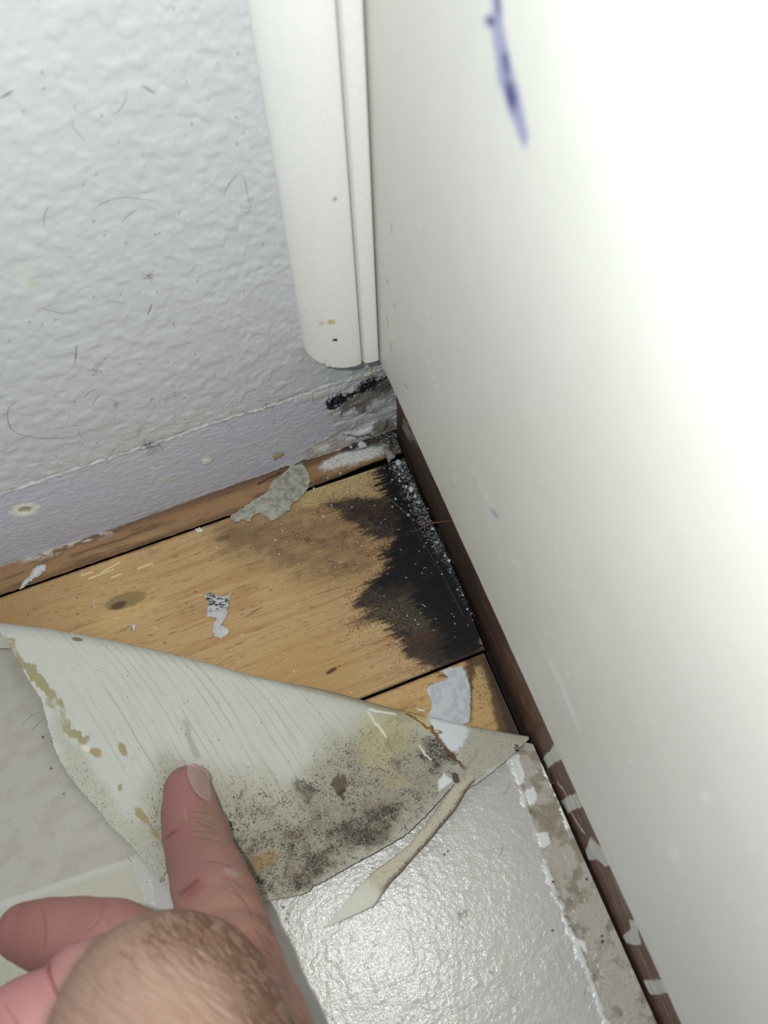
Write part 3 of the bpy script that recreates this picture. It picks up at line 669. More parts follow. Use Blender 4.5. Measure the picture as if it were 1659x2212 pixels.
    g = 1-sm(.5, 1.1, blob(Pf, 745, 1712, 9, 14, 0)); c = mix(c, C(60, 42, 34), g*.8)
    g = 1-sm(.5, 1.2, blob(Pf, 575, 1868, 42, 20, -25)); c = mix(c, C(150, 120, 66), g*.65*(1-sm(.1, .4, f1)*.6))
    g = 1-sm(.5, 1.2, blob(Pf, 860, 1688, 40, 16, 0)); c = mix(c, C(170, 150, 112), g*.4)
    # olive glue trail along the left edge
    tr = [(0, 1377), (30, 1402), (62, 1448), (92, 1490), (118, 1532), (150, 1580), (185, 1600)]
    wd = np.interp(P[:, 0], [0, 60, 180], [6, 11, 10]); g = 1-sm(.7, 1.25, ldist(Pf, tr)/wd); c = mix(c, C(146, 134, 92), g*.85*sm(-.9, -.1, f3+.4*f1))
    for (cx, cy, rx, ry, an) in [(205, 1627, 15, 9, 20), (264, 1617, 8, 17, -28), (305, 1760, 10, 24, -40), (262, 1702, 5, 7, 0), (335, 1800, 5, 22, -38)]:
        g = 1-sm(.7, 1.15, blob(Pf*.4+P*.6, cx, cy, rx, ry, an)); c = mix(c, C(150, 134, 92), g*.85)
    g = 1-sm(.5, 1.2, blob(P, 185, 1617, 11, 8, 20)); c = mix(c, C(216, 206, 188), g)
    g = (1-sm(-10, 25, sdf(Pw, [(120, 1560), (200, 1680), (260, 1760), (380, 1930), (330, 1890), (150, 1690)]))); c = mix(c, C(170, 166, 146), g*.6); c = mix(c, C(92, 86, 74), g*sm(.45, .6, f1+.3*f2)*.6)
    g = 1-sm(3, 14, ldist(Pf, [(395, 1560), (412, 1600), (430, 1625)])); c = mix(c, C(150, 146, 126), g*.6)
    # brown stain on the crest
    g = 1-sm(.6, 1.1, blob(P, 167, 1381, 14, 5, 8)); c = mix(c, C(112, 92, 66), g*.85)
    cd_ = P[:, 1]-cyc
    g = (1-sm(2, 16, cd_+6*f1))*sm(560, 700, P[:, 0]); c = mix(c, C(138, 128, 104), g*.8)
    g = (1-sm(2, 34, cd_))*sm(560, 760, P[:, 0])*(1-sm(880, 940, P[:, 0])); c = mix(c, C(156, 148, 126), g*.5)
    # white torn top layer near the tear and the brown scorched tear lines
    g = 1-sm(-1.5, 1.5, sdf(Pf*.25+P*.75, [(918, 1540), (960, 1546), (1018, 1566), (1020, 1578), (1008, 1598), (992, 1622), (978, 1622), (955, 1610), (938, 1585), (925, 1570)]))
    c = mix(c, C(208, 212, 214), g)
    g = 1-sm(-2, 3, sdf(Pf*.4+P*.6, [(862, 1536), (920, 1548), (950, 1592), (938, 1588), (905, 1565)])); c = mix(c, C(186, 164, 104), g*.8)
    for ln, w_ in [([(930, 1572), (952, 1605), (975, 1632), (996, 1650), (1008, 1660)], 4.2), ([(1035, 1618), (1020, 1642), (1006, 1662)], 4.5), ([(880, 1545), (925, 1572)], 2.5), ([(975, 1630), (1000, 1660)], 5)]:
        g = 1-sm(.5, 1.3, ldist(Pf*.5+P*.5, ln)/w_); c = mix(c, C(98, 68, 42), g*.85)
    g = 1-sm(.7, 1.1, blob(P, 946, 1581, 11, 5, 8)); c = mix(c, C(120, 112, 84), g*.9); g = 1-sm(.6, 1.1, blob(P, 944, 1580, 6, 2.4, 8)); c = mix(c, C(196, 192, 160), g)
    g = 1-sm(-2, 3, sdf(Pf*.4+P*.6, [(946, 1692), (958, 1672), (978, 1690), (945, 1712)])); c = mix(c, C(212, 214, 212), g)
    for ln in [[(795, 1537), (812, 1560), (832, 1592)], [(800, 1530), (850, 1545)], [(905, 1610), (930, 1640)]]:
        g = 1-sm(.8, 3.2, ldist(Pf*.3+P*.7, ln)); c = mix(c, C(222, 222, 212), g*.8)
    g = (1-sm(-4, 8, sdf(Pf, [(1012, 1560), (1145, 1590), (1100, 1640), (1010, 1705), (1000, 1680), (1000, 1610)]))); c = mix(c, C(172, 166, 150), g*.8)
    c = mix(c, C(96, 90, 82), g*sm(.35, .55, f1*.6+f2*.5)*.6)
    # scattered dots
    c = mix(c, C(60, 54, 48), (_h(np.floor(X/.45), np.floor(Y/.45), 19) > .9985)*.7)
    return c
col = backing_colour(P, V)
Fq = gridf(NU, NT)
flap = mesh_from('folded_flap', V, Fq, [M_back, M_rim], vin, cols=col)
if flap.data.polygons[int(len(Fq)*.6)].normal.z < 0: flap.data.flip_normals()
tag(flap, 'rolled-back flap showing its grey backing with black mould spots')
m = flap.modifiers.new('thickness', 'SOLIDIFY'); m.thickness = .0011; m.offset = -1; m.use_rim = True; m.material_offset_rim = 1
# torn strip curling away over the sheet
lft = spline([(1000, 1672), (985, 1690), (969, 1711), (945, 1745), (921, 1778), (901, 1802), (882, 1826), (843, 1856), (805, 1884), (790, 1900), (752, 1943), (725, 1974), (700, 2003)], 260)
rgt = spline([(1040, 1676), (1012, 1702), (986, 1744), (968, 1766), (950, 1787), (923, 1820), (892, 1854), (870, 1880), (848, 1902), (826, 1932), (808, 1958), (796, 1964), (760, 1980), (730, 1993), (702, 2006)], 260)
rgt[:, 0] += 1.5*fbm(np.arange(260)/9., np.zeros(260), 3, 3)
n_w = 40; tw = np.linspace(0, 1, n_w)
PX = lft[:, None, :]*(1-tw)[None, :, None]+rgt[:, None, :]*tw[None, :, None]
tl = np.linspace(0, 1, 260)[:, None]
zz = ZV+.0022+.0034*np.sin(np.clip(tl*1.15+.12, 0, 1)*math.pi)**.8+.0011*np.sin(tw*math.pi)[None, :]*(1-tl**3)-.0018*(tw[None, :]-.5)*0
zz = zz-.0014*sm(.62, .95, tl)+.0006*np.sin(tl*23)
W = on_z(PX.reshape(-1, 2), zz.ravel()); P = PX.reshape(-1, 2)
X, Y = P[:, 0]*.21, P[:, 1]*.21
col = np.tile(C(188, 180, 160), (len(P), 1)); f1 = fbm(X/.5, Y/.5, 3, 131)
ww = np.tile(tw, 260); tlr = np.repeat(np.linspace(0, 1, 260), n_w)
col = mix(col, C(104, 88, 68), (sm(.70, .97, ww+.14*f1)+sm(.86, 1., 1-ww+.10*f1)*.4)*(1-sm(.6, .75, tlr)*.3)*.9)
col = mix(col, C(212, 210, 198), (1-sm(.62, .70, tlr))*0+sm(.66, .72, tlr)*.8*(1-sm(.9, 1, ww)))
col = mix(col, C(70, 60, 50), sm(.45, .6, f1+.2*vn(X/.3, Y/.3, 3))*(1-sm(.6, .8, tlr))*.6)
o = mesh_from('torn_strip', W, gridf(260, n_w), [M_back, M_rim], vin, cols=col)
if o.data.polygons[500].normal.z < 0: o.data.flip_normals()
tag(o, 'narrow torn strip ending in a pointed tip')
m = o.modifiers.new('thickness', 'SOLIDIFY'); m.thickness = .0022; m.offset = -1; m.material_offset_rim = 1
# the sheet that still lies on the boards
def laid(px0, nx, ny):
    s = np.linspace(-.004, .40, nx); yend = -.40
    c = np.interp(s, S_, Cc); r = rad(np.clip(s, 0, .36))
    start = Ap[:2]+np.outer(s, ev)+np.outer(c+r*.9, nv)
    end = np.stack([np.linspace(toe_x(yend)-.0016, -.46, nx), np.full(nx, yend)], 1)
    # right edge follows the toe board
    t = np.linspace(0, 1, ny)
    Gx = start[:, None, :]*(1-t)[None, :, None]+end[:, None, :]*t[None, :, None]
    d0 = toe_x(Gx[0, :, 1])-.0018-Gx[0, :, 0]; fall = np.exp(-np.arange(nx)/(nx*.12))
    Gx[:, :, 0] += d0[None, :]*fall[:, None]
    V = np.concatenate([Gx, np.full((nx, ny, 1), ZV)], 2).reshape(-1, 3); return V
NX, NY = 760, 620
V = laid(0, NX, NY); P = proj(V); X, Y = mmn(V)
col = np.tile(C(186, 182, 176), (len(V), 1)); f3 = fbm(X/14, Y/14, 4, 141); f1 = fbm(X/.6, Y/.6, 3, 142)
col *= (1+.025*f3)[:, None]
# scribed pattern: large squares with embossed seams
h = .05*fbm(X/3, Y/3, 3, 143)
lc = P+np.stack([2*fbm(X/5, Y/5, 2, 144), 2*fbm(X/5, Y/5, 2, 145)], 1)
lf = 1-sm(0, 1, (P[:, 0]-380)/1.0)
tile = 1-sm(-3, 3, sdf(lc, [(-400, 1200), (-400, 2075), (0, 1948), (150, 1897), (280, 1853), (500, 1780), (500, 1500), (0, 1200)]))
col = mix(col, C(170, 164, 152), tile*(.85+.2*f3)); col = mix(col, C(150, 142, 130), tile*sm(-.1, .5, fbm(X/7, Y/5, 4, 146))*.35)
seam = np.minimum(ldist(lc, [(-400, 2085), (0, 1957), (150, 1906), (285, 1860)]), ldist(lc, [(275, 1800), (300, 1860), (322, 1910), (334, 1990), (345, 2200)]))
g = 1-sm(2, 12, seam); col = mix(col, C(192, 190, 180), g*.3)
h += .10*(1-sm(0, 8, seam))-.16*(1-sm(0, 2.5, np.abs(seam-9)))
lower = 1-sm(-4, 4, sdf(lc, [(-400, 2090), (0, 1962), (285, 1865), (330, 1990), (345, 2300), (-400, 2300)])); col = mix(col, C(176, 172, 156), lower*.8)
g = 1-sm(-20, 30, sdf(lc, [(-100, 2060), (40, 2090), (120, 2212), (-100, 2300)])); col = mix(col, C(176, 172, 150), g*.5); col = mix(col, C(110, 104, 84), g*sm(.3, .5, f1)*.4)
# gloss relief on the right
h += .09*sm(0, .5, fbm(X/5, Y/5, 4, 147))
for (ax, ay, bx, by) in [(905, 2050, 1010, 2040), (960, 2085, 1060, 2060), (840, 1990, 870, 1940), (705, 2050, 700, 2212)]:
    h -= .05*(1-sm(1, 5, ldist(lc+4, [(ax, ay), ((ax+bx)/2+6, (ay+by)/2-8), (bx, by)])))
# the dirty margin where a skirting once stood
edge_l = [(1100, 1625), (1118, 1668), (1128, 1710), (1150, 1775), (1160, 1800), (1178, 1860), (1200, 1925), (1225, 1990), (1255, 2060), (1285, 2135), (1312, 2212), (1345, 2290)]
le = np.array(edge_l); exx = np.interp(P[:, 1], le[:, 1], le[:, 0]); dl = P[:, 0]-exx+5*fbm(X/3, Y/3, 3, 150)+2.5*f1
inside = (P[:, 1] > 1600)
mg = sm(-1, 2, dl)*inside
col = mix(col, C(178, 171, 160), mg*.9); col = mix(col, C(132, 120, 100), mg*sm(-.1, .45, fbm(X/4.5, Y/4.5, 4, 151))*.75)
col = mix(col, C(120, 108, 88), mg*(1-sm(4, 18, dl))*sm(-.2, .4, fbm(X/5, Y/5, 3, 152))*.55)
col = mix(col, C(84, 72, 56), mg*sm(.5, .62, f1)*.5)
h -= mg*.16; h += mg*.10*fbm(X/1.6, Y/1.6, 3, 153)
wl = (1-sm(3, 8, np.abs(dl+3)+7*fbm(X/2.4, Y/2.4, 3, 154)))*inside*sm(-.5,.0,fbm(X/6,Y/6,2,157))*(P[:, 1] > 1625); col = mix(col, C(220, 221, 216), wl*.85); h += wl*.16
for pl in [[(1105, 1632), (1120, 1628), (1130, 1660), (1134, 1690), (1118, 1695), (1108, 1665)], [(1135, 1705), (1152, 1700), (1160, 1725), (1148, 1742), (1135, 1722)], [(1160, 1800), (1185, 1798), (1190, 1822), (1172, 1832)], [(1235, 2018), (1262, 2035), (1270, 2060), (1248, 2040)],
           [(1172, 1645), (1182, 1660), (1200, 1700), (1218, 1735), (1236, 1785), (1226, 1794), (1214, 1760), (1206, 1730), (1188, 1690), (1172, 1665)]]:
    g = 1-sm(-2, 2, sdf(P+np.stack([4*fbm(X/1.5, Y/1.5, 3, 155), 4*fbm(X/1.5, Y/1.5, 3, 156)], 1), pl)); col = mix(col, C(222, 223, 219), g); h += g*.25
# smudges
for (cx, cy, rx, ry) in [(1000, 1975, 17, 12), (1062, 2101, 8, 4), (995, 2002, 6, 5)]:
    g = 1-sm(.5, 1.2, blob(P, cx, cy, rx, ry)+.6*f1); col = mix(col, C(120, 118, 98), g*.7)
for (cx, cy) in [(622, 1975), (618, 1985), (625, 1992), (611, 1960), (968, 1839), (960, 1846), (805, 1875), (1195, 1905), (1300, 2022), (1302, 2034), (1112, 1617), (1194, 2010), (93, 1592), (110, 1660), (138, 1715), (1268, 1899)]:
    g = 1-sm(.5, 1.2, blob(P, cx, cy, 3.6, 3)+.5*f1); col = mix(col, C(40, 38, 38), g*.95)
g = 1-sm(-2, 2, dl*0+ldist(P, [(860, 2120), (890, 2180)])-2); col = mix(col, C(190, 182, 160), g*.2)
col = mix(col, C(205, 200, 180), (1-sm(.4, 1.3, blob(P, 985, 2195, 40, 10, -20)+.4*f3))*.3)
V[:, 2] += h/1000
o = mesh_from('laid_sheet', V, gridf(NX, NY), [M_vinyl, M_rim], vin, cols=col, attrs={'tile': tile+lower})
if o.data.polygons[5000].normal.z < 0: o.data.flip_normals()
m = o.modifiers.new('thickness', 'SOLIDIFY'); m.thickness = .0016; m.offset = -1; m.material_offset_rim = 1
keep_children(vin)
# less gloss on the matte squares at the left: physical wear difference
nt = M_vinyl.node_tree; at = nt.nodes.new('ShaderNodeAttribute'); at.attribute_name = 'tile'; mr = nt.nodes.new('ShaderNodeMapRange')
mr.inputs['To Min'].default_value = .20; mr.inputs['To Max'].default_value = .5
nt.links.new(at.outputs['Fac'], mr.inputs['Value']); nt.links.new(mr.outputs[0], nt.nodes['Principled BSDF'].inputs['Roughness'])

# ================================================================== SMALL THINGS
from mathutils.geometry import delaunay_2d_cdt
def k5(pts, s=2.37, ox=0, oy=700): return [(ox+a/s, oy+b/s) for a, b in pts]
def roughen(poly, amp, n, seed):
    q = np.vstack([poly, poly[:1]]); q = rs(q, n)[:-1]; k = np.arange(len(q))
    q = q+amp*np.stack([vn(k*.45, k*0, seed), vn(k*.45, k*0+5, seed+1)], 1); return q
def flake(name, poly, zf, colf, mat, label, cat, amp=1.0, n=140, step=1.6, thick=.00045, wall=False, group=None, seed=1):
    """thin irregular piece; zf(P) = height of its upper face above the board (or off the wall)"""
    q = roughen(np.array(poly, float), amp, n, seed); lo_, hi_ = q.min(0), q.max(0)
    g = np.stack(np.meshgrid(np.arange(lo_[0], hi_[0], step), np.arange(lo_[1], hi_[1], step)), -1).reshape(-1, 2)
    g = g[sdf(g, q) < -step*.5]
    pts = np.vstack([q, g]); k = len(q)
    r = delaunay_2d_cdt([Vector(p) for p in pts], [(i, (i+1) % k) for i in range(k)], [], 0, 1e-4)
    vp = np.array([tuple(v) for v in r[0]]); cen = np.array([vp[list(f)].mean(0) for f in r[2]])
    ok = sdf(cen, q) < 0; tri = np.array([f for f, o_ in zip(r[2], ok) if o_])
    h = zf(vp, sdf(vp, q)); W = on_y(vp, 0.0) if wall else on_z(vp, 0.0)
    W = on_y(vp, 0)-np.outer(h, [0, 1, 0]) if wall else np.array([on_z([p], hh)[0] for p, hh in zip(vp, h)])
    base = W.mean(0); o = mesh_from(name, W-base, tri, [mat], None, cols=colf(vp)); o.location = base
    nz = np.mean([(-p.normal.y if wall else p.normal.z) for p in o.data.polygons])
    if nz < 0: o.data.flip_normals()
    m = o.modifiers.new('thickness', 'SOLIDIFY'); m.thickness = thick; m.offset = -1
    tag(o, label, cat, group); return o
def fc(base, dark=None, amt=.5, s=(6, 6), seed=1, th=.2):
    def f(P):
        c = np.tile(C(*base), (len(P), 1)); c *= (1+.05*fbm(P[:, 0]/4, P[:, 1]/4, 3, seed+3))[:, None]
        if dark: c = mix(c, C(*dark), sm(th, th+.25, fbm(P[:, 0]/s[0], P[:, 1]/s[1], 3, seed))*amt)
        return c
    return f
gf = [(1545, 710), (1580, 760), (1590, 800), (1570, 850), (1540, 890), (1500, 910), (1480, 950), (1430, 985), (1400, 1005), (1385, 1010), (1360, 975), (1340, 985), (1330, 960), (1290, 985), (1280, 1010), (1240, 1000), (1200, 1015), (1175, 985), (1230, 950), (1290, 905), (1340, 880), (1370, 850), (1400, 800), (1450, 760), (1490, 725)]
flake('paint_flake', k5(gf), lambda P, d: .0016+.0022*sm(-4, -22, d)*(.5+.5*vn(P[:, 0]/16, P[:, 1]/16, 4))+.0004*fbm(P[:, 0]/5, P[:, 1]/5, 3, 5),
      fc((166, 162, 148), (122, 122, 118), .6, (9, 7), 3, .0), M_paper, 'large ragged grey paint flake hanging from the wall foot over the dark groove', 'paint flake', 1.8, 220)
sf = [(1045, 1385), (1075, 1375), (1100, 1385), (1140, 1395), (1180, 1380), (1172, 1430), (1165, 1480), (1150, 1510), (1130, 1545), (1150, 1545), (1170, 1570), (1160, 1595), (1130, 1610), (1100, 1600), (1088, 1570), (1095, 1530), (1110, 1505), (1080, 1500), (1058, 1500), (1065, 1440)]
def sfc(P):
    c = np.tile(C(186, 188, 188), (len(P), 1)); n_ = fbm(P[:, 0]/7, P[:, 1]/2.2, 4, 7)
    c = mix(c, C(48, 46, 44), sm(.02, .2, n_)*(1-sm(1310, 1330, P[:, 1]))*.95); return mix(c, C(206, 204, 198), (1-sm(5, 9, np.hypot(P[:, 0]-488, P[:, 1]-1363)))*.8)
flake('paint_flake', k5(sf), lambda P, d: .0007+.0006*sm(0, -8, d), sfc, M_paper, 'grey hook-shaped paint flake with black streaks in the middle of the bare plywood', 'paint flake', 1.3, 200, seed=5)
lf_ = [(235, 1230), (238, 1255), (215, 1275), (190, 1295), (150, 1320), (125, 1345), (100, 1360), (108, 1330), (130, 1305), (155, 1280), (170, 1250), (200, 1230)]
flake('paint_flake', k5(lf_), lambda P, d: .0008+.0016*sm(0, -6, d), fc((206, 207, 204), (150, 148, 144), .5, (8, 8), 9), M_paper, 'long pale paint flake lying across the groove at the far left', 'paint flake', 1.2, 120, seed=8)
flake('paint_flake', k5([(670, 1535), (692, 1540), (692, 1572), (676, 1572), (672, 1555), (655, 1545)]), lambda P, d: .0006+.0008*sm(0, -3, d), fc((216, 212, 204), (60, 50, 44), .8, (4, 4), 2, .15), M_paper, 'tiny white paint chip with a black tip just behind the rolled vinyl', 'paint flake', .7, 50, .9, seed=11)
flake('paint_flake', k5([(995, 1050), (1020, 1040), (1045, 1052), (1038, 1066), (1010, 1068)]), lambda P, d: .0006+.0008*sm(0, -3, d), fc((214, 208, 196)), M_paper, 'small cream paint chip on the groove left of the large grey flake', 'paint flake', .7, 50, .9, seed=13)
cf = [(970, 1290), (1010, 1268), (1060, 1310), (1092, 1340), (1112, 1370), (1100, 1400), (1060, 1420), (1035, 1455), (1020, 1420), (1000, 1350)]
flake('paint_flake', k5(cf, 5.184, 640, 720), lambda P, d: .0010+.0012*sm(0, -4, d), fc((150, 148, 142), (90, 88, 84), .6, (5, 5), 15), M_paper, 'pointed grey paint flake over the black mould at the corner of the boards', 'paint flake', 1.0, 90, 1.0, seed=15)
flake('paint_chip', k5([(1395, 665), (1430, 655), (1455, 657), (1420, 676), (1402, 690)]), lambda P, d: .0014+.0004*sm(0, -3, d), fc((160, 138, 84), (110, 90, 50), .5, (4, 4), 17), M_paper, 'small ochre chip stuck low on the wall above the large grey flake', 'paint chip', .6, 60, .9, wall=True, seed=17)
flake('paint_chip', k5([(1030, 690), (1060, 683), (1085, 688), (1075, 705), (1045, 718), (1032, 712)]), lambda P, d: .0009+.0003*sm(0, -3, d), fc((206, 202, 194)), M_paper, 'flat beige paint spot on the bluish band low on the wall', 'paint chip', .6, 60, .9, wall=True, seed=19)
bk = [(570, 245), (605, 290), (625, 350), (645, 430), (655, 520), (645, 590), (650, 650), (640, 745), (500, 800), (330, 800), (250, 730), (280, 650), (310, 610), (290, 540), (265, 490), (250, 455), (290, 410), (370, 385), (450, 345), (400, 295), (370, 288), (460, 258), (520, 250)]
flake('backing_scrap', k5(bk, 4.147, 860, 1380), lambda P, d: .0005+.0002*fbm(P[:, 0]/10, P[:, 1]/10, 2, 6), fc((196, 200, 204), (172, 176, 178), .6, (12, 14), 21, .0), M_paper, 'blue-grey scrap of torn vinyl backing stuck to the front plywood sheet', 'vinyl scrap', 1.0, 260, 2.0, thick=.0003, seed=21)
flake('backing_scrap', [(897, 1529), (905, 1531), (918, 1534), (917, 1538), (905, 1536)], lambda P, d: .0005+0*d, fc((212, 212, 208)), M_paper, 'tiny white backing scrap by the fold, left of the blue-grey scrap', 'vinyl scrap', .5, 50, .9, thick=.0003, seed=23)

# splinters
def sliver(name, pts, wid, mat, label, cat, group=None, flat=.5):
    """tapering splinter along 3-d points"""
    pts = np.array(pts, float); n = 40; q = spline(pts, n); wv = np.interp(np.linspace(0, 1, n), np.linspace(0, 1, len(wid)), wid)
    V = []; m_ = 8
    T = np.gradient(q, axis=0); T /= np.linalg.norm(T, axis=1)[:, None]
    S = np.cross(T, [0, 0, 1.]); S /= np.linalg.norm(S, axis=1)[:, None]; Uv = np.cross(S, T)
    for i in range(n):
        for j in range(m_):
            a = 2*math.pi*j/m_; rr = wv[i]*(1+.25*vn(np.array([i*.7+j*2.]), np.array([j*1.]), 3)[0])
            V.append(q[i]+S[i]*math.cos(a)*rr+Uv[i]*math.sin(a)*rr*flat)
    Fq = [(i*m_+j, i*m_+(j+1) % m_, (i+1)*m_+(j+1) % m_, (i+1)*m_+j) for i in range(n-1) for j in range(m_)]
    Fq += [tuple(range(m_))[::-1], tuple(range((n-1)*m_, n*m_))]
    V = np.array(V); base = V.mean(0); o = mesh_from(name, V-base, Fq, mat); o.location = base; tag(o, label, cat, group); return o
e0 = on_z([(884, 1148)], .0012)[0]; e1 = on_plane([(980, 1125)], T0+nt_*.0006, nt_)[0]
spx = [(900, 1146), (915, 1138), (932, 1130), (955, 1127)]; ts = [.16, .32, .5, .75]
mids = [cam2w(np.array([(p[0]-CX)/F, (p[1]-CY)/F, 1])*((e0-O)@R*(1-t)+(e1-O)@R*t)[2]) for p, t in zip(spx, ts)]
sliver('wood_splinter', [e0]+mids+[e1], [.0001, .0004, .0006, .0005, .0004, .0001], M_splint, 'curved brown splinter leaning from the black mould onto the toe board', 'splinter')
M_grey = material('weathered_sliver', .6, base=C(126, 122, 108), noise=[(800, .2, U)])
sliver('wood_splinter', [on_z([p], .0006)[0] for p in [(529, 1333), (548, 1321), (567, 1310)]], [.0001, .00035, .0001], M_grey, 'thin grey splinter to the right of the hook-shaped flake', 'splinter')
sliver('wood_splinter', [on_z([p], .0006)[0] for p in [(911, 1305), (916, 1308), (920, 1311)]], [.0001, .0002, .0001], M_plaster, 'tiny pale splinter in the black mould', 'splinter')

# crumbs
import bmesh
def crumb_mesh(seed, flat=.6):
    bm = bmesh.new(); bmesh.ops.create_icosphere(bm, subdivisions=2, radius=1)
    rr = random.Random(seed); ax = [rr.uniform(.7, 1.3) for _ in range(3)]
    for v in bm.verts:
        n_ = 1+.35*float(vn(np.array([v.co.x*1.7+seed]), np.array([v.co.y*1.7+v.co.z*2.3]), seed)[0]); v.co = Vector((v.co.x*ax[0]*n_, v.co.y*ax[1]*n_, v.co.z*flat*n_))
    me = bpy.data.meshes.new('plaster_crumb'); bm.to_mesh(me); bm.free(); me.materials.append(M_plaster); return me
cms = [crumb_mesh(i) for i in range(6)]
a5 = [(385, 145, 14), (150, 215, 8), (350, 230, 8), (445, 250, 8), (455, 200, 7), (535, 210, 7), (530, 325, 17), (605, 115, 22), (560, 30, 25), (620, 180, 14), (650, 190, 20), (750, 250, 8), (585, 380, 6), (222, 410, 6), (730, 635, 8), (700, 680, 5), (612, 870, 8), (905, 985, 9), (720, 912, 5), (515, 1452, 8), (1050, 1540, 6), (1042, 1460, 6), (1052, 1690, 6), (985, 835, 20), (940, 780, 14), (850, 630, 12), (800, 480, 15), (1000, 930, 12), (1080, 1160, 14), (1140, 1220, 10), (1190, 1380, 12), (1240, 1425, 8)]
cr = [(780+a/5.185, 1050+b/5.185, r/5.185) for a, b, r in a5]
cr += [(640+a/5.184, 720+b/5.184, r/5.184) for a, b, r in [(1140, 1450, 32), (1050, 1515, 12), (1150, 1580, 20), (1075, 1640, 12), (1155, 1650, 14), (1230, 1720, 20), (1290, 1750, 26), (1330, 1830, 16), (780, 1565, 16), (1100, 1500, 14), (1190, 1540, 12)]]
cl = [(857, 1790), (698, 1116), (547, 1250), (331, 1260), (430, 1210), (700, 1318), (530, 1290), (745, 1450), (832, 1437), (849, 1385), (500, 1205), (610, 1345), (395, 1330)]
cr2 = [(698, 1116, 3.6), (547, 1250, 2), (331, 1222, 1.8), (734, 1214, 1.8), (832, 1437, 2.2), (857, 1386, 2), (620, 1170, 1.8), (527, 1372, 1.8), (760, 1095, 1.6), (678, 1055, 2.4), (708, 1033, 2.2), (735, 1023, 2.4), (596, 1418, 2.0)]
def put_crumb(px, py, r, label, group, k):
    o = bpy.data.objects.new('plaster_crumb', cms[k % 6]); COL.objects.link(o); p = on_z([(px, py)], .0003)[0]
    s = max(r, 1.3)*.000205; p[0] = min(p[0], toe_x(p[1])-.0012-s); o.location = (p[0], p[1], s*.45+.0001); o.scale = (s, s, s); o.rotation_euler = (0, 0, random.uniform(0, 6.28)); tag(o, label, 'crumb', group)
for k, (a, b, r) in enumerate(cr): put_crumb(a, b, r, 'white plaster crumb lying on the black mould beside the toe board', 'plaster crumbs on the black mould', k)
for k, (a, b, r) in enumerate(cr2): put_crumb(a, b, r, 'tiny white plaster crumb lying on the clean plywood', 'plaster crumbs on the clean plywood', k+3)
# lumps of plaster at the foot of the wall
put = [(778, 954, 8.5, 'largest white plaster lump at the foot of the wall beside the corner'), (757, 962, 4, 'small oblong white plaster lump left of the largest lump')]
for k, (a, b, r, lb) in enumerate(put):
    o = bpy.data.objects.new('plaster_lump', cms[k+2]); COL.objects.link(o); p = on_z([(a, b)], .0015)[0]; s = r*.000205; o.location = (p[0], -.0005-s, .0012+s*.4); o.scale = (s, s, s); tag(o, lb, 'crumb')
# powder: nobody could count it
dv, df = [], []
rim = spline([(850, 965), (872, 1000), (900, 1060), (935, 1130), (975, 1225), (1005, 1290), (1030, 1345)], 400)
def bit(p, s):
    b0 = len(dv); a = random.uniform(0, 6.28)
    for j in range(3): dv.append((p[0]+s*math.cos(a+j*2.1), p[1]+s*math.sin(a+j*2.1), p[2]))
    dv.append((p[0], p[1], p[2]+s*.9)); df.extend([(b0, b0+1, b0+3), (b0+1, b0+2, b0+3), (b0+2, b0, b0+3)])
for i in range(800):
    t = random.random()**1.5; q = rim[int(t*399)]; sp_ = 30*(1-t)+5 if random.random() < .5 else 5
    px = q[0]+random.gauss(-sp_*.5, sp_*.5); py = q[1]+random.gauss(0, 6); p = on_z([(px, py)], .0002)[0]
    if p[0] > toe_x(p[1])-.0022 or p[1] > -.0175: continue
    bit((p[0], p[1], .0001), random.choice([.00009, .00012, .00016, .00024]))
for i in range(900):
    px, py = 690+RNG.random()*150, 0; py = 1012-(px-690)*.36+RNG.normal()*7; p = on_z([(px, py)], .0005)[0]
    if p[1] < -.0140 or p[1] > -.002: continue
    bit((p[0], p[1], .0007), random.choice([.0001, .00015, .00022, .0003]))
for i in range(260):
    px, py = 60+RNG.random()*900, 1100+RNG.random()*400; p = on_z([(px, py)], .0002)[0]
    if p[0] > toe_x(p[1])-.004 or p[1] > -.018 or p[1] < -.130 or py > np.interp(px, crest[:, 0], crest[:, 1])-6: continue
    bit((p[0], p[1], .0001), .00012)
o = mesh_from('plaster_dust', dv, df, M_plaster, smooth=False)
tag(o, 'white plaster powder scattered on the boards and along the toe board', 'dust', kind='stuff')
# dark crumb where strip and flap part
o = bpy.data.objects.new('adhesive_crumb', cms[1].copy()); COL.objects.link(o); o.data.materials.clear(); o.data.materials.append(material('old_glue', .5, base=C(112, 96, 74), noise=[(900, .4, U)], bump=[(900, .0002, 3, U)]))
p = on_z([(984, 1681)], .0078)[0]; o.location = p; o.scale = (.0016, .0019, .0015); tag(o, 'brown lump of old glue where the torn strip parts from the flap', 'crumb')

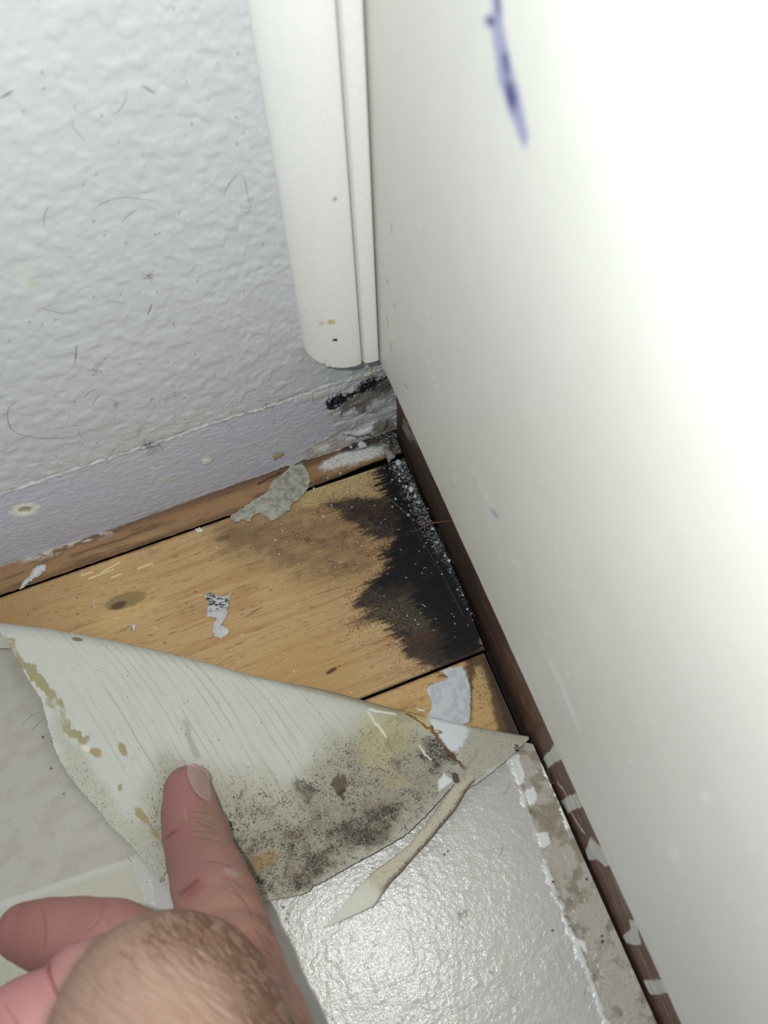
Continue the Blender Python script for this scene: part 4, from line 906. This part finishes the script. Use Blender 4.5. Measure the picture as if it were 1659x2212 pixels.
# hairs and lint
def hair(name, lines, surf, rad_, mat, label, cat, group=None, kind=None, off=.0004):
    """lines: list of pixel polylines laid on a surface function px->xyz"""
    st = []
    for ln in lines:
        q = spline(np.array(ln, float), max(10, 6*len(ln))) if len(ln) > 2 else rs(ln, 6)
        W = surf(q, off); t = np.linspace(0, 1, len(W)); st.append((W, rad_*.8*(.45+.55*np.sin(math.pi*t))))
    base = st[0][0].mean(0); st = [(w-base, r) for w, r in st]
    o = tubes(name, st, mat); o.location = base; tag(o, label, cat, group, kind); return o
wallS = lambda q, off: on_y(q, -off-.0004)
floorS = lambda z: (lambda q, off: on_z(q, z+off))
c6 = lambda pts: [(a/2.765, b/2.765) for a, b in pts]; c5 = lambda pts: k5(pts)
hw = [c6([(430, 700), (440, 760), (480, 810), (520, 855)]), c6([(665, 690), (710, 660), (745, 610), (760, 540)]), c6([(265, 1350), (262, 1310), (275, 1260), (295, 1230)]),
      c6([(720, 1335), (750, 1300), (800, 1265), (820, 1245)]), c6([(630, 1790), (700, 1805), (755, 1812)]), c6([(1040, 1905), (1035, 1940), (1060, 1965)]),
      c6([(445, 2180), (452, 2120), (450, 2090), (460, 2060)]), c6([(245, 1845), (300, 1855), (360, 1870), (420, 1868), (470, 1850)]), c6([(1335, 1165), (1360, 1110), (1400, 1060), (1425, 1030)]),
      c6([(1430, 1030), (1465, 1080), (1475, 1150), (1500, 1240)]), c5([(385, 205), (390, 160), (395, 110)]), c5([(470, 420), (490, 385), (515, 360)]), c5([(250, 540), (350, 525), (450, 515)]),
      c5([(400, 530), (415, 580), (455, 597)]), c5([(0, 665), (60, 655), (100, 625)]), c5([(865, 355), (900, 370), (890, 350), (930, 350)]), c5([(860, 540), (900, 560), (960, 545)]), c5([(1600, 365), (1605, 395), (1630, 415)]),
      c5([(540, 380), (600, 400), (590, 440)]), c5([(430, 380), (455, 350), (500, 330)]), c5([(1100, 490), (1150, 500), (1200, 545)]), c5([(770, 400), (780, 380), (800, 395)])]
hwo = []
for i, ln in enumerate(hw):
    hair('stray_hair', [ln], wallS, .00007, M_hairl if i in (0, 1, 3, 12, 16) else M_hair, 'fine short curved hair stuck to the textured plaster wall', 'hair', 'short stray hairs on the plaster wall')
hair('stray_hair', [c5([(80, 400), (45, 430), (38, 480), (60, 540), (120, 570), (220, 585), (310, 585), (370, 575)])], wallS, .00009, M_hair, 'longest dark hair on the wall, hooked round near the left edge of the photo', 'hair')
hair('stray_hair', [c6([(545, 1260), (610, 1215), (680, 1188), (760, 1180), (860, 1190), (940, 1215), (1000, 1245)])], wallS, .00007, M_hairl, 'long pale arched hair halfway up the plaster wall', 'hair')
hair('stray_hair', [c6([(0, 585), (40, 565), (75, 540)])], wallS, .00017, M_hair, 'thick short grey bristle high on the wall at the left edge of the photo', 'hair')
hair('straw_fibre', [c6([(845, 512), (880, 530), (925, 558)])], wallS, .00018, M_splint, 'small straw-brown fibre high on the textured wall', 'fibre')
hair('stray_hair', [c6([(880, 1880), (895, 1850), (905, 1815)])], wallS, .00016, M_hair, 'short thick dark bristle below the lint tuft on the wall', 'hair')
hair('stray_hair', [c6([(707, 835), (712, 858)])], wallS, .0001, M_hair, 'tiny straight black bristle in the upper part of the wall', 'hair')
hair('stray_hair', [c6([(615, 1415), (632, 1400)])], wallS, .0001, M_hair, 'tiny slanting black bristle in the middle of the wall', 'hair')
def tuft(cx, cy, rx, ry, n, seed):
    rr = random.Random(seed); out = []
    for _ in range(n):
        a = rr.uniform(0, 6.28); x0, y0 = cx+rr.gauss(0, rx*.4), cy+rr.gauss(0, ry*.4); L_ = rr.uniform(.4, 1)*rx; out.append([(x0, y0), (x0+L_*.5*math.cos(a), y0+L_*.4*math.sin(a)), (x0+L_*math.cos(a+.7), y0+L_*.8*math.sin(a+.7))])
    return out
for (cx, cy, rx, ry, n_, lb) in [(322, 598, 13, 10, 16, 'small grey lint tuft on the textured wall'), (324, 965, 26, 7, 34, 'dark lint clump caught on the paint ridge low on the wall'), (538, 440, 14, 26, 10, 'branching grey cobweb wisp on the wall beside the casing'),
                                 (249, 873, 10, 9, 10, 'faint round lint tangle on the lower left part of the wall'), (213, 797, 20, 12, 12, 'faint lint tangle on the wall at left, above the round one'), (580, 878, 16, 6, 14, 'grey lint at the ridge just left of the casing foot'), (300, 935, 8, 18, 14, 'lint strand hanging above the paint ridge')]:
    hair('lint_tuft', tuft(cx, cy, rx, ry, n_, int(cx)), wallS, .00005, M_hairl if 'faint' in lb or 'wisp' in lb else M_hair, lb, 'lint')
# ridge fuzz
rz = []
for i in range(150):
    xw = -.20+RNG.random()*.155; p = proj(np.array([[xw, 0, .0592+.0006*RNG.normal()]]))[0]; a = -.3+RNG.normal()*.6; L_ = 4+8*RNG.random(); rz.append([tuple(p), (p[0]+L_*.5*math.cos(a), p[1]+L_*.5*math.sin(a)+1.5*RNG.normal()), (p[0]+L_*math.cos(a), p[1]+L_*math.sin(a)+2*RNG.normal())])
hair('wall_fuzz', rz, wallS, .00004, M_hairl, 'fine grey fuzz caught along the paint ridge', 'lint', kind='stuff', off=.0007)
for pts, z, lb in [([(44, 1570), (63, 1549), (89, 1536)], .004, 'upper of two fine hairs sticking out from the left edge of the flap'), ([(63, 1583), (84, 1562), (99, 1549)], .004, 'lower of two fine hairs sticking out from the left edge of the flap'),
                   ([(274, 1846), (280, 1857), (289, 1867)], .0024, 'short dark hair on the vinyl beside the embossed seam corner'), ([(1087, 1718), (1099, 1699), (1104, 1684)], .0024, 'straight grey hair on the glossy vinyl below the pale paint spots'),
                   ([(1075, 1855), (1083, 1840), (1086, 1822)], .0024, 'faint hair on the glossy vinyl beside the dirty margin'), ([(1100, 2150), (1112, 2158), (1115, 2152)], .0024, 'small brown curled hair on the vinyl near the bottom of the photo'), ([(1262, 2155), (1265, 2135)], .0024, 'short straight hair near the dirty margin at the bottom of the photo'), ([(974, 2175), (977, 2192)], .0024, 'short red-brown bristle on the vinyl at the bottom of the photo')]:
    hair('stray_hair', [pts], floorS(z), .00008, M_hair, lb, 'hair', off=.0001)
# cobweb between wall foot and toe board, and the long threads
a_ = on_y([(868, 905)], -.001)[0]; b_ = on_plane([(900, 960)], T0+nt_*.0005, nt_)[0]
st = []
for i in range(34):
    px0 = np.array([868+RNG.random()*14, 900+RNG.random()*40]); px1 = np.array([884+RNG.random()*18, 925+RNG.random()*38])
    p0 = on_plane([px0], T0+nt_*(.0008+.003*RNG.random()), nt_)[0]; p1 = on_plane([px1], T0+nt_*(.0006+.003*RNG.random()), nt_)[0]; pm_ = (p0+p1)/2+RNG.normal(size=3)*.0012
    q = spline(np.array([p0, pm_, p1]), 12); st.append((q-a_, np.full(len(q), .00005)))
o = tubes('cobweb', st, M_web); o.location = a_; tag(o, 'tangled tan cobweb in the corner between wall and toe board', 'cobweb')
hair('cobweb_thread', [[(800, 1052), (850, 1085), (885, 1116), (915, 1135)]], floorS(.003), .00005, M_web, 'thin pale cobweb thread stretched over the black mould', 'cobweb thread', off=0)
hair('cobweb_thread', [[(860, 945), (885, 1005), (905, 1065), (930, 1125)]], floorS(.004), .00003, M_web, 'thin pale cobweb thread along the foot of the toe board', 'cobweb thread', off=0)
hair('cobweb_thread', [[(868, 1105), (890, 1145), (925, 1205), (955, 1235)]], floorS(.001), .00003, M_hairl, 'faint lower cobweb thread across the black mould', 'cobweb thread', off=0)

# ================================================================== HAND (left hand, thumb pressing the flap down)
def depth(px, py, z): return ((on_z([(px, py)], z)[0]-O)@R)[2]
def J(px, py, rpx, z=None, D=None):
    D = depth(px, py, z) if D is None else D
    return np.array([(px-CX)/F*D, (py-CY)/F*D, D]), rpx*D/F
def cone(G, a, ra, b, rb, sq=None):
    pa = G-a; ba = b-a; t = np.clip((pa@ba)/(ba@ba), 0, 1); q = pa-t[..., None]*ba
    return np.sqrt((q*q).sum(-1))-(ra+(rb-ra)*t)
def smin(a, b, k):
    h = np.clip(.5+.5*(b-a)/k, 0, 1); return b+(a-b)*h-k*h*(1-h)
def chain(G, js, k=.003):
    f = None
    for (a, ra), (b, rb) in zip(js[:-1], js[1:]):
        c = cone(G, a, ra, b, rb).astype(np.float32); f = c if f is None else smin(f, c, k)
    return f
thumb = [J(405, 1706, 51, .0200), J(411, 1757, 57, .0215), J(419, 1802, 62, .0245), J(434, 1852, 69, .0300), J(452, 1902, 78, .0370), J(470, 1956, 86, .0450), J(486, 2020, 93, .0560), J(500, 2095, 98, .0720), J(520, 2190, 104, .0900)]
index = [J(52, 2012, 59, D=.272), J(105, 2020, 67, D=.270), J(170, 2025, 74, D=.267), J(240, 2038, 82, D=.263), J(330, 2080, 96, D=.262)]
midA = [J(330, 2150, 110, D=.252), J(250, 2120, 92, D=.250), J(178, 2122, 82, D=.248)]
midB = [J(150, 2165, 88, D=.243), J(60, 2215, 92, D=.240), J(-40, 2275, 96, D=.236)]
ring = [J(330, 2260, 110, D=.25), J(180, 2330, 92, D=.25), J(70, 2390, 86, D=.25), J(20, 2440, 80, D=.262)]
little = [J(360, 2360, 105, D=.25), J(230, 2440, 80, D=.255), J(140, 2490, 72, D=.262)]
wrist = [J(357, 2232, 243, D=.240), J(400, 2420, 255, D=.225), J(470, 2800, 320, D=.185), J(620, 4100, 420, D=.150)]
base_ = [J(500, 2095, 98, .0720), J(520, 2260, 150, D=.262), J(520, 2460, 220, D=.235)]
allj = thumb+index+midA+midB+ring+little+wrist+base_
lo_ = np.min([p-r for p, r in allj], 0)-.003; hi_ = np.max([p+r for p, r in allj], 0)+.003
lo_[1] = min(lo_[1], .05); VX = .0009
nx, ny, nz = [int(math.ceil((hi_[i]-lo_[i])/VX))+1 for i in range(3)]
def field(G):
    f = chain(G, thumb, .004)
    kn = cone(G, thumb[1][0]+np.array([.0015, 0, -.001]), .0085, thumb[2][0]+np.array([.0035, 0, -.0012]), .0108); f = smin(f, kn, .003)
    f = smin(f, chain(G, base_, .008), .006)
    b = chain(G, ring, .004); b = smin(b, chain(G, little, .004), .0008)
    c = chain(G, index, .005)
    ma = chain(G, midA, .004); mb = chain(G, midB, .004)
    c = smin(c, ma, .0012); c = smin(c, smin(mb, ma, .0012), .0008); c = smin(c, b, .001)
    w_ = chain(G, wrist, .01)
    f = smin(f, c, .003); f = smin(f, w_, .0022)
    return f
f = np.empty((nx, ny, nz), np.float32)
ys = lo_[1]+VX*np.arange(ny); zs_ = lo_[2]+VX*np.arange(nz)
for i0 in range(0, nx, 24):
    xs_ = lo_[0]+VX*np.arange(i0, min(nx, i0+24)); G = np.stack(np.meshgrid(xs_, ys, zs_, indexing='ij'), -1).astype(np.float32)
    f[i0:i0+len(xs_)] = field(G)
# surface nets
ins = f < 0
cnt = np.zeros((nx-1, ny-1, nz-1), np.int8)
for dx in (0, 1):
    for dy in (0, 1):
        for dz_ in (0, 1): cnt += ins[dx:nx-1+dx, dy:ny-1+dy, dz_:nz-1+dz_]
act = (cnt > 0) & (cnt < 8); ci = np.argwhere(act); vid = np.full(act.shape, -1, np.int64); vid[act] = np.arange(len(ci))
acc = np.zeros((len(ci), 3)); num = np.zeros(len(ci)); cr_ = [(a, b, c) for a in (0, 1) for b in (0, 1) for c in (0, 1)]
for i, a in enumerate(cr_):
    for b in cr_[i+1:]:
        if sum(abs(a[k]-b[k]) for k in range(3)) != 1: continue
        fa = f[ci[:, 0]+a[0], ci[:, 1]+a[1], ci[:, 2]+a[2]]; fb = f[ci[:, 0]+b[0], ci[:, 1]+b[1], ci[:, 2]+b[2]]
        m_ = (fa < 0) != (fb < 0); t = np.where(m_, fa/(fa-fb+1e-20), 0)
        acc += np.where(m_[:, None], np.array(a)+t[:, None]*(np.array(b)-np.array(a)), 0); num += m_
vc = lo_+VX*(ci+acc/num[:, None])
quads = []
for ax in range(3):
    sl0 = [slice(None)]*3; sl1 = [slice(None)]*3; sl0[ax] = slice(0, -1); sl1[ax] = slice(1, None)
    ch = ins[tuple(sl0)] != ins[tuple(sl1)]; e = np.argwhere(ch); u_, v_ = [k for k in range(3) if k != ax]
    ok = (e[:, u_] > 0) & (e[:, v_] > 0) & (e[:, u_] < f.shape[u_]-1) & (e[:, v_] < f.shape[v_]-1); e = e[ok]
    def cell(du, dv_):
        c = e.copy(); c[:, u_] -= du; c[:, v_] -= dv_; return vid[c[:, 0], c[:, 1], c[:, 2]]
    q = np.stack([cell(0, 0), cell(1, 0), cell(1, 1), cell(0, 1)], 1); fl_ = ins[e[:, 0], e[:, 1], e[:, 2]]
    if ax == 1: fl_ = ~fl_
    q[~fl_] = q[~fl_][:, ::-1]; quads.append(q)
quads = np.vstack(quads); W = cam2w(vc)
tmp = mesh_from('tmp_hand', W, quads, M_skin); tmp.modifiers.new('s', 'SUBSURF').levels = 1
sm_ = tmp.modifiers.new('sm', 'SMOOTH'); sm_.factor = .5; sm_.iterations = 3
dg = bpy.context.evaluated_depsgraph_get(); me = bpy.data.meshes.new_from_object(tmp.evaluated_get(dg)); bpy.data.objects.remove(tmp)
nvt = len(me.vertices); W = np.empty(nvt*3); me.vertices.foreach_get('co', W); W = W.reshape(-1, 3); Nn = np.empty(nvt*3); me.vertices.foreach_get('normal', Nn); Nn = Nn.reshape(-1, 3)
P = proj(W); cc = (W-O)@R; X, Y = P[:, 0], P[:, 1]
vdir = O-W; vdir /= np.linalg.norm(vdir, axis=1)[:, None]
if ((Nn*vdir).sum(1)[np.argmin(cc[:, 2])]) < 0: me.flip_normals(); Nn = -Nn
front = sm(-.05, .2, (Nn*vdir).sum(1))
# which piece a vertex belongs to
ft = chain(cc, thumb, .004); fw = chain(cc, wrist, .01); fi = chain(cc, index, .005); fm = np.minimum(chain(cc, midA, .004), chain(cc, midB, .004))
isT = 1-sm(-.001, .004, ft-np.minimum(np.minimum(fw, fi), fm)); isW = 1-sm(-.001, .003, fw-np.minimum(np.minimum(ft, fi), fm)); isI = 1-sm(-.001, .002, fi-np.minimum(np.minimum(fw, ft), fm)); isM = 1-sm(-.001, .002, fm-np.minimum(np.minimum(fw, ft), fi))
c = np.tile(C(149, 110, 102), (nvt, 1)); f3 = fbm(X/40, Y/40, 4, 201); f1 = fbm(X/7, Y/7, 3, 202); f0 = fbm(X/3, Y/3, 2, 203)
c *= (1+.06*f3+.04*f1)[:, None]
c = mix(c, C(142, 95, 92), isT*(1-sm(-10, 50, X-(395+(Y-1700)*.22)))*.8)
c = mix(c, C(149, 102, 99), isT*(1-sm(1720, 1800, Y))*.55)
c = mix(c, C(137, 112, 93), isT*(1-sm(.3, 1.4, blob(P, 447, 1775, 34, 45, 10)))*.75)
c = mix(c, C(165, 122, 109), isT*sm(1850, 1960, Y)*.6)
c = mix(c, C(130, 77, 74), isT*(1-sm(.2, 1.2, blob(P, 415, 1920, 34, 22, -35)))*.7)
c = mix(c, C(149, 87, 85), isT*(1-sm(.2, 1.2, blob(P, 382, 1800, 22, 16, -35)))*.5)
c = mix(c, C(161, 144, 137), isT*(1-sm(.5, 1.1, blob(P, 500, 1885, 22, 8, 20)+.3*f1))*.6)
c = mix(c, C(139, 94, 88), isI*.75); c = mix(c, C(130, 80, 76), isI*(1-sm(40, 120, X))*.5)
c = mix(c, C(163, 115, 113), isM*.8); c = mix(c, C(167, 109, 109), isM*(1-sm(60, 150, X))*.35)
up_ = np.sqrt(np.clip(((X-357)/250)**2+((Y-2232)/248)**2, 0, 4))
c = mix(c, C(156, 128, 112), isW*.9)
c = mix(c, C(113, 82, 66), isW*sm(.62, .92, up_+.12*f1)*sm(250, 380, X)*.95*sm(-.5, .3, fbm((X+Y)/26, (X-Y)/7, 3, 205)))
c = mix(c, C(127, 90, 76), isW*(1-sm(-.1, .5, fbm((X*.8+Y*.6)/40, (Y*.8-X*.6)/5, 4, 206)))*.18)
disp = np.zeros(nvt)
def crease(line, w_, dpt, msk, colr=C(96, 58, 52), ca=.6):
    global disp, c
    near = np.nonzero(msk > .2)[0]; d_ = ldist(P[near], line); g = np.exp(-(d_/w_)**2)*msk[near]*front[near]
    disp[near] -= g*dpt; c[near] = mix(c[near], colr, g*ca)
for ln in [[(414, 1752), (435, 1752), (455, 1757)], [(420, 1764), (441, 1769), (462, 1780)], [(424, 1774), (446, 1782), (466, 1792)], [(416, 1794), (443, 1795), (470, 1799)], [(424, 1808), (450, 1811), (478, 1820)], [(428, 1741), (445, 1741)], [(452, 1860), (475, 1862), (500, 1872)], [(480, 1892), (508, 1902), (530, 1922)], [(482, 1915), (510, 1930), (535, 1952)], [(495, 1905), (530, 1945), (545, 1975)]]:
    crease(ln, 2.2, .00022, isT, ca=.28)
crease([(360, 1810), (367, 1803), (378, 1795)], 3, .0003, isT); crease([(386, 1932), (400, 1920), (412, 1909), (424, 1900)], 4.5, .0006, isT, ca=.45)
crease([(398, 1744), (401, 1762), (403, 1776)], 1.4, .0001, isT, C(176, 138, 122), .6)
crease([(88, 1960), (98, 2000), (94, 2050)], 3, .0002, isI, ca=.25); crease([(225, 1952), (215, 1985), (190, 2010)], 3, .0002, isI, ca=.2)
crease([(100, 2066), (106, 2105), (118, 2140), (132, 2172)], 4, .0007, isM, C(130, 62, 62), .7); crease([(10, 2170), (25, 2195), (40, 2215)], 3, .0003, isM, ca=.3); crease([(140, 2130), (150, 2145)], 3, .0002, isM, ca=.3)
disp += isW*front*(.00045*fbm((X*.75+Y*.6)/46, (Y*.8-X*.6)/8, 4, 207)); disp += isT*.00006*f0
disp += isI*.0001*f1
# nail bed
nail = np.array([(404, 1655), (416, 1650), (430, 1652), (444, 1664), (452, 1680), (456, 1700), (457, 1722), (452, 1731), (436, 1722), (420, 1708), (411, 1690), (405, 1672)])
near = np.nonzero((isT > .3) & (Y < 1760) & (X > 380))[0]
dn = sdf(P[near], nail); g = np.exp(-((dn-1)/2.6)**2)*front[near]; disp[near] -= g*.00045; c[near] = mix(c[near], C(170, 138, 122), g*.25)
disp[near] -= (1-sm(-3, 0, dn))*front[near]*.0006
W = W+Nn*disp[:, None]
hb = on_z([(480, 2050)], .05)[0]; hand = empty('person', (hb[0], hb[1], 0.0))
tag(hand, "person's bare left hand with hairy wrist, thumb pressing the peeled vinyl down", 'person')
Fq = np.empty(len(me.loops), np.int32); me.loops.foreach_get('vertex_index', Fq)
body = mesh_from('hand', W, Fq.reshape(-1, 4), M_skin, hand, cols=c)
bpy.data.meshes.remove(me)
body.data.update()
# thumbnail, laid on the thumb's surface
bvh = BVHTree.FromPolygons([Vector(v) for v in W[:]] if False else [tuple(v) for v in W], [tuple(q) for q in Fq.reshape(-1, 4).tolist()])
nl = roughen(nail, .3, 90, 3); gg = np.stack(np.meshgrid(np.arange(398, 462, 1.6), np.arange(1645, 1736, 1.6)), -1).reshape(-1, 2); gg = gg[sdf(gg, nl) < -.8]
pts = np.vstack([nl, gg]); k = len(nl); r_ = delaunay_2d_cdt([Vector(p) for p in pts], [(i, (i+1) % k) for i in range(k)], [], 0, 1e-4)
vp = np.array([tuple(v) for v in r_[0]]); cen = np.array([vp[list(f_)].mean(0) for f_ in r_[2]]); tri = np.array([f_ for f_, o_ in zip(r_[2], sdf(cen, nl) < 0) if o_])
ax0, ax1 = cam2w(thumb[0][0]), cam2w(thumb[2][0]); rr_ = rays(vp); Wn = []
dv_ = sdf(vp, nl)
for p, rd_, dd in zip(vp, rr_, dv_):
    h_ = bvh.ray_cast(Vector(O), Vector(rd_).normalized())
    q = np.array(h_[0]) if h_[0] is not None else None
    if q is None or ((q-O)@R)[2] > .39: q = cam2w(np.array([(p[0]-CX)/F, (p[1]-CY)/F, 1])*thumb[0][0][2])
    Wn.append(((q-O)@R)[2])
Wn = np.array(Wn)
A_ = np.column_stack([vp[:, 0]-430, vp[:, 1]-1690, (vp[:, 0]-430)**2, (vp[:, 1]-1690)**2, (vp[:, 0]-430)*(vp[:, 1]-1690), np.ones(len(vp))])
co, *_ = np.linalg.lstsq(A_, Wn, rcond=None); Dn = np.minimum(A_@co, Wn+.0004)-.0005
Wp = cam2w(np.stack([(vp[:, 0]-CX)/F*Dn, (vp[:, 1]-CY)/F*Dn, Dn], 1))
o = mesh_from('thumbnail', Wp, tri, M_nail, hand)
vdm = np.mean([p_.normal @ Vector(O-Wp[0]) for p_ in o.data.polygons])
if vdm < 0: o.data.flip_normals()
m = o.modifiers.new('t', 'SOLIDIFY'); m.thickness = .0005; m.offset = -1
o['label'] = 'pale thumbnail'
# arm hair
st = []
cnt_ = 0
for _ in range(5000):
    if cnt_ > 900: break
    px, py = 200+RNG.random()*460, 1975+RNG.random()*260
    e = math.hypot((px-357)/250, (py-2232)/248)
    if RNG.random() > sm(.45, .85, np.array(e))*(.25+.75*sm(240, 380, np.array(px))): continue
    h_ = bvh.ray_cast(Vector(O), Vector(rays([(px, py)])[0]).normalized())
    if h_[0] is None or ((np.array(h_[0])-O)@R)[2] > .33: continue
    q = np.array(h_[0]); nn_ = np.array(h_[1]); nn_ = nn_ if nn_@(O-q) > 0 else -nn_
    ang = .75+RNG.normal()*.3; dirc = R.T@np.array([math.cos(ang), math.sin(ang), 0]); dirc = dirc-nn_*(dirc@nn_); dirc /= np.linalg.norm(dirc)
    L_ = .004+.005*RNG.random(); pl_ = []
    side = np.cross(nn_, dirc)*RNG.normal()*.25
    for j in range(5):
        t = j/4; w_ = q+dirc*L_*t+side*L_*t*t+nn_*L_*(.35*t-.22*t*t); pl_.append(w_)
    st.append((pl_, .000035*(1-.7*np.linspace(0, 1, 5)))); cnt_ += 1
o = tubes('arm_hair', st, material('arm_hair_brown', .5, base=C(104, 80, 64)), sides=3); o.parent = hand; tag(o, 'short brown hairs', kind='stuff')
keep_children(hand)
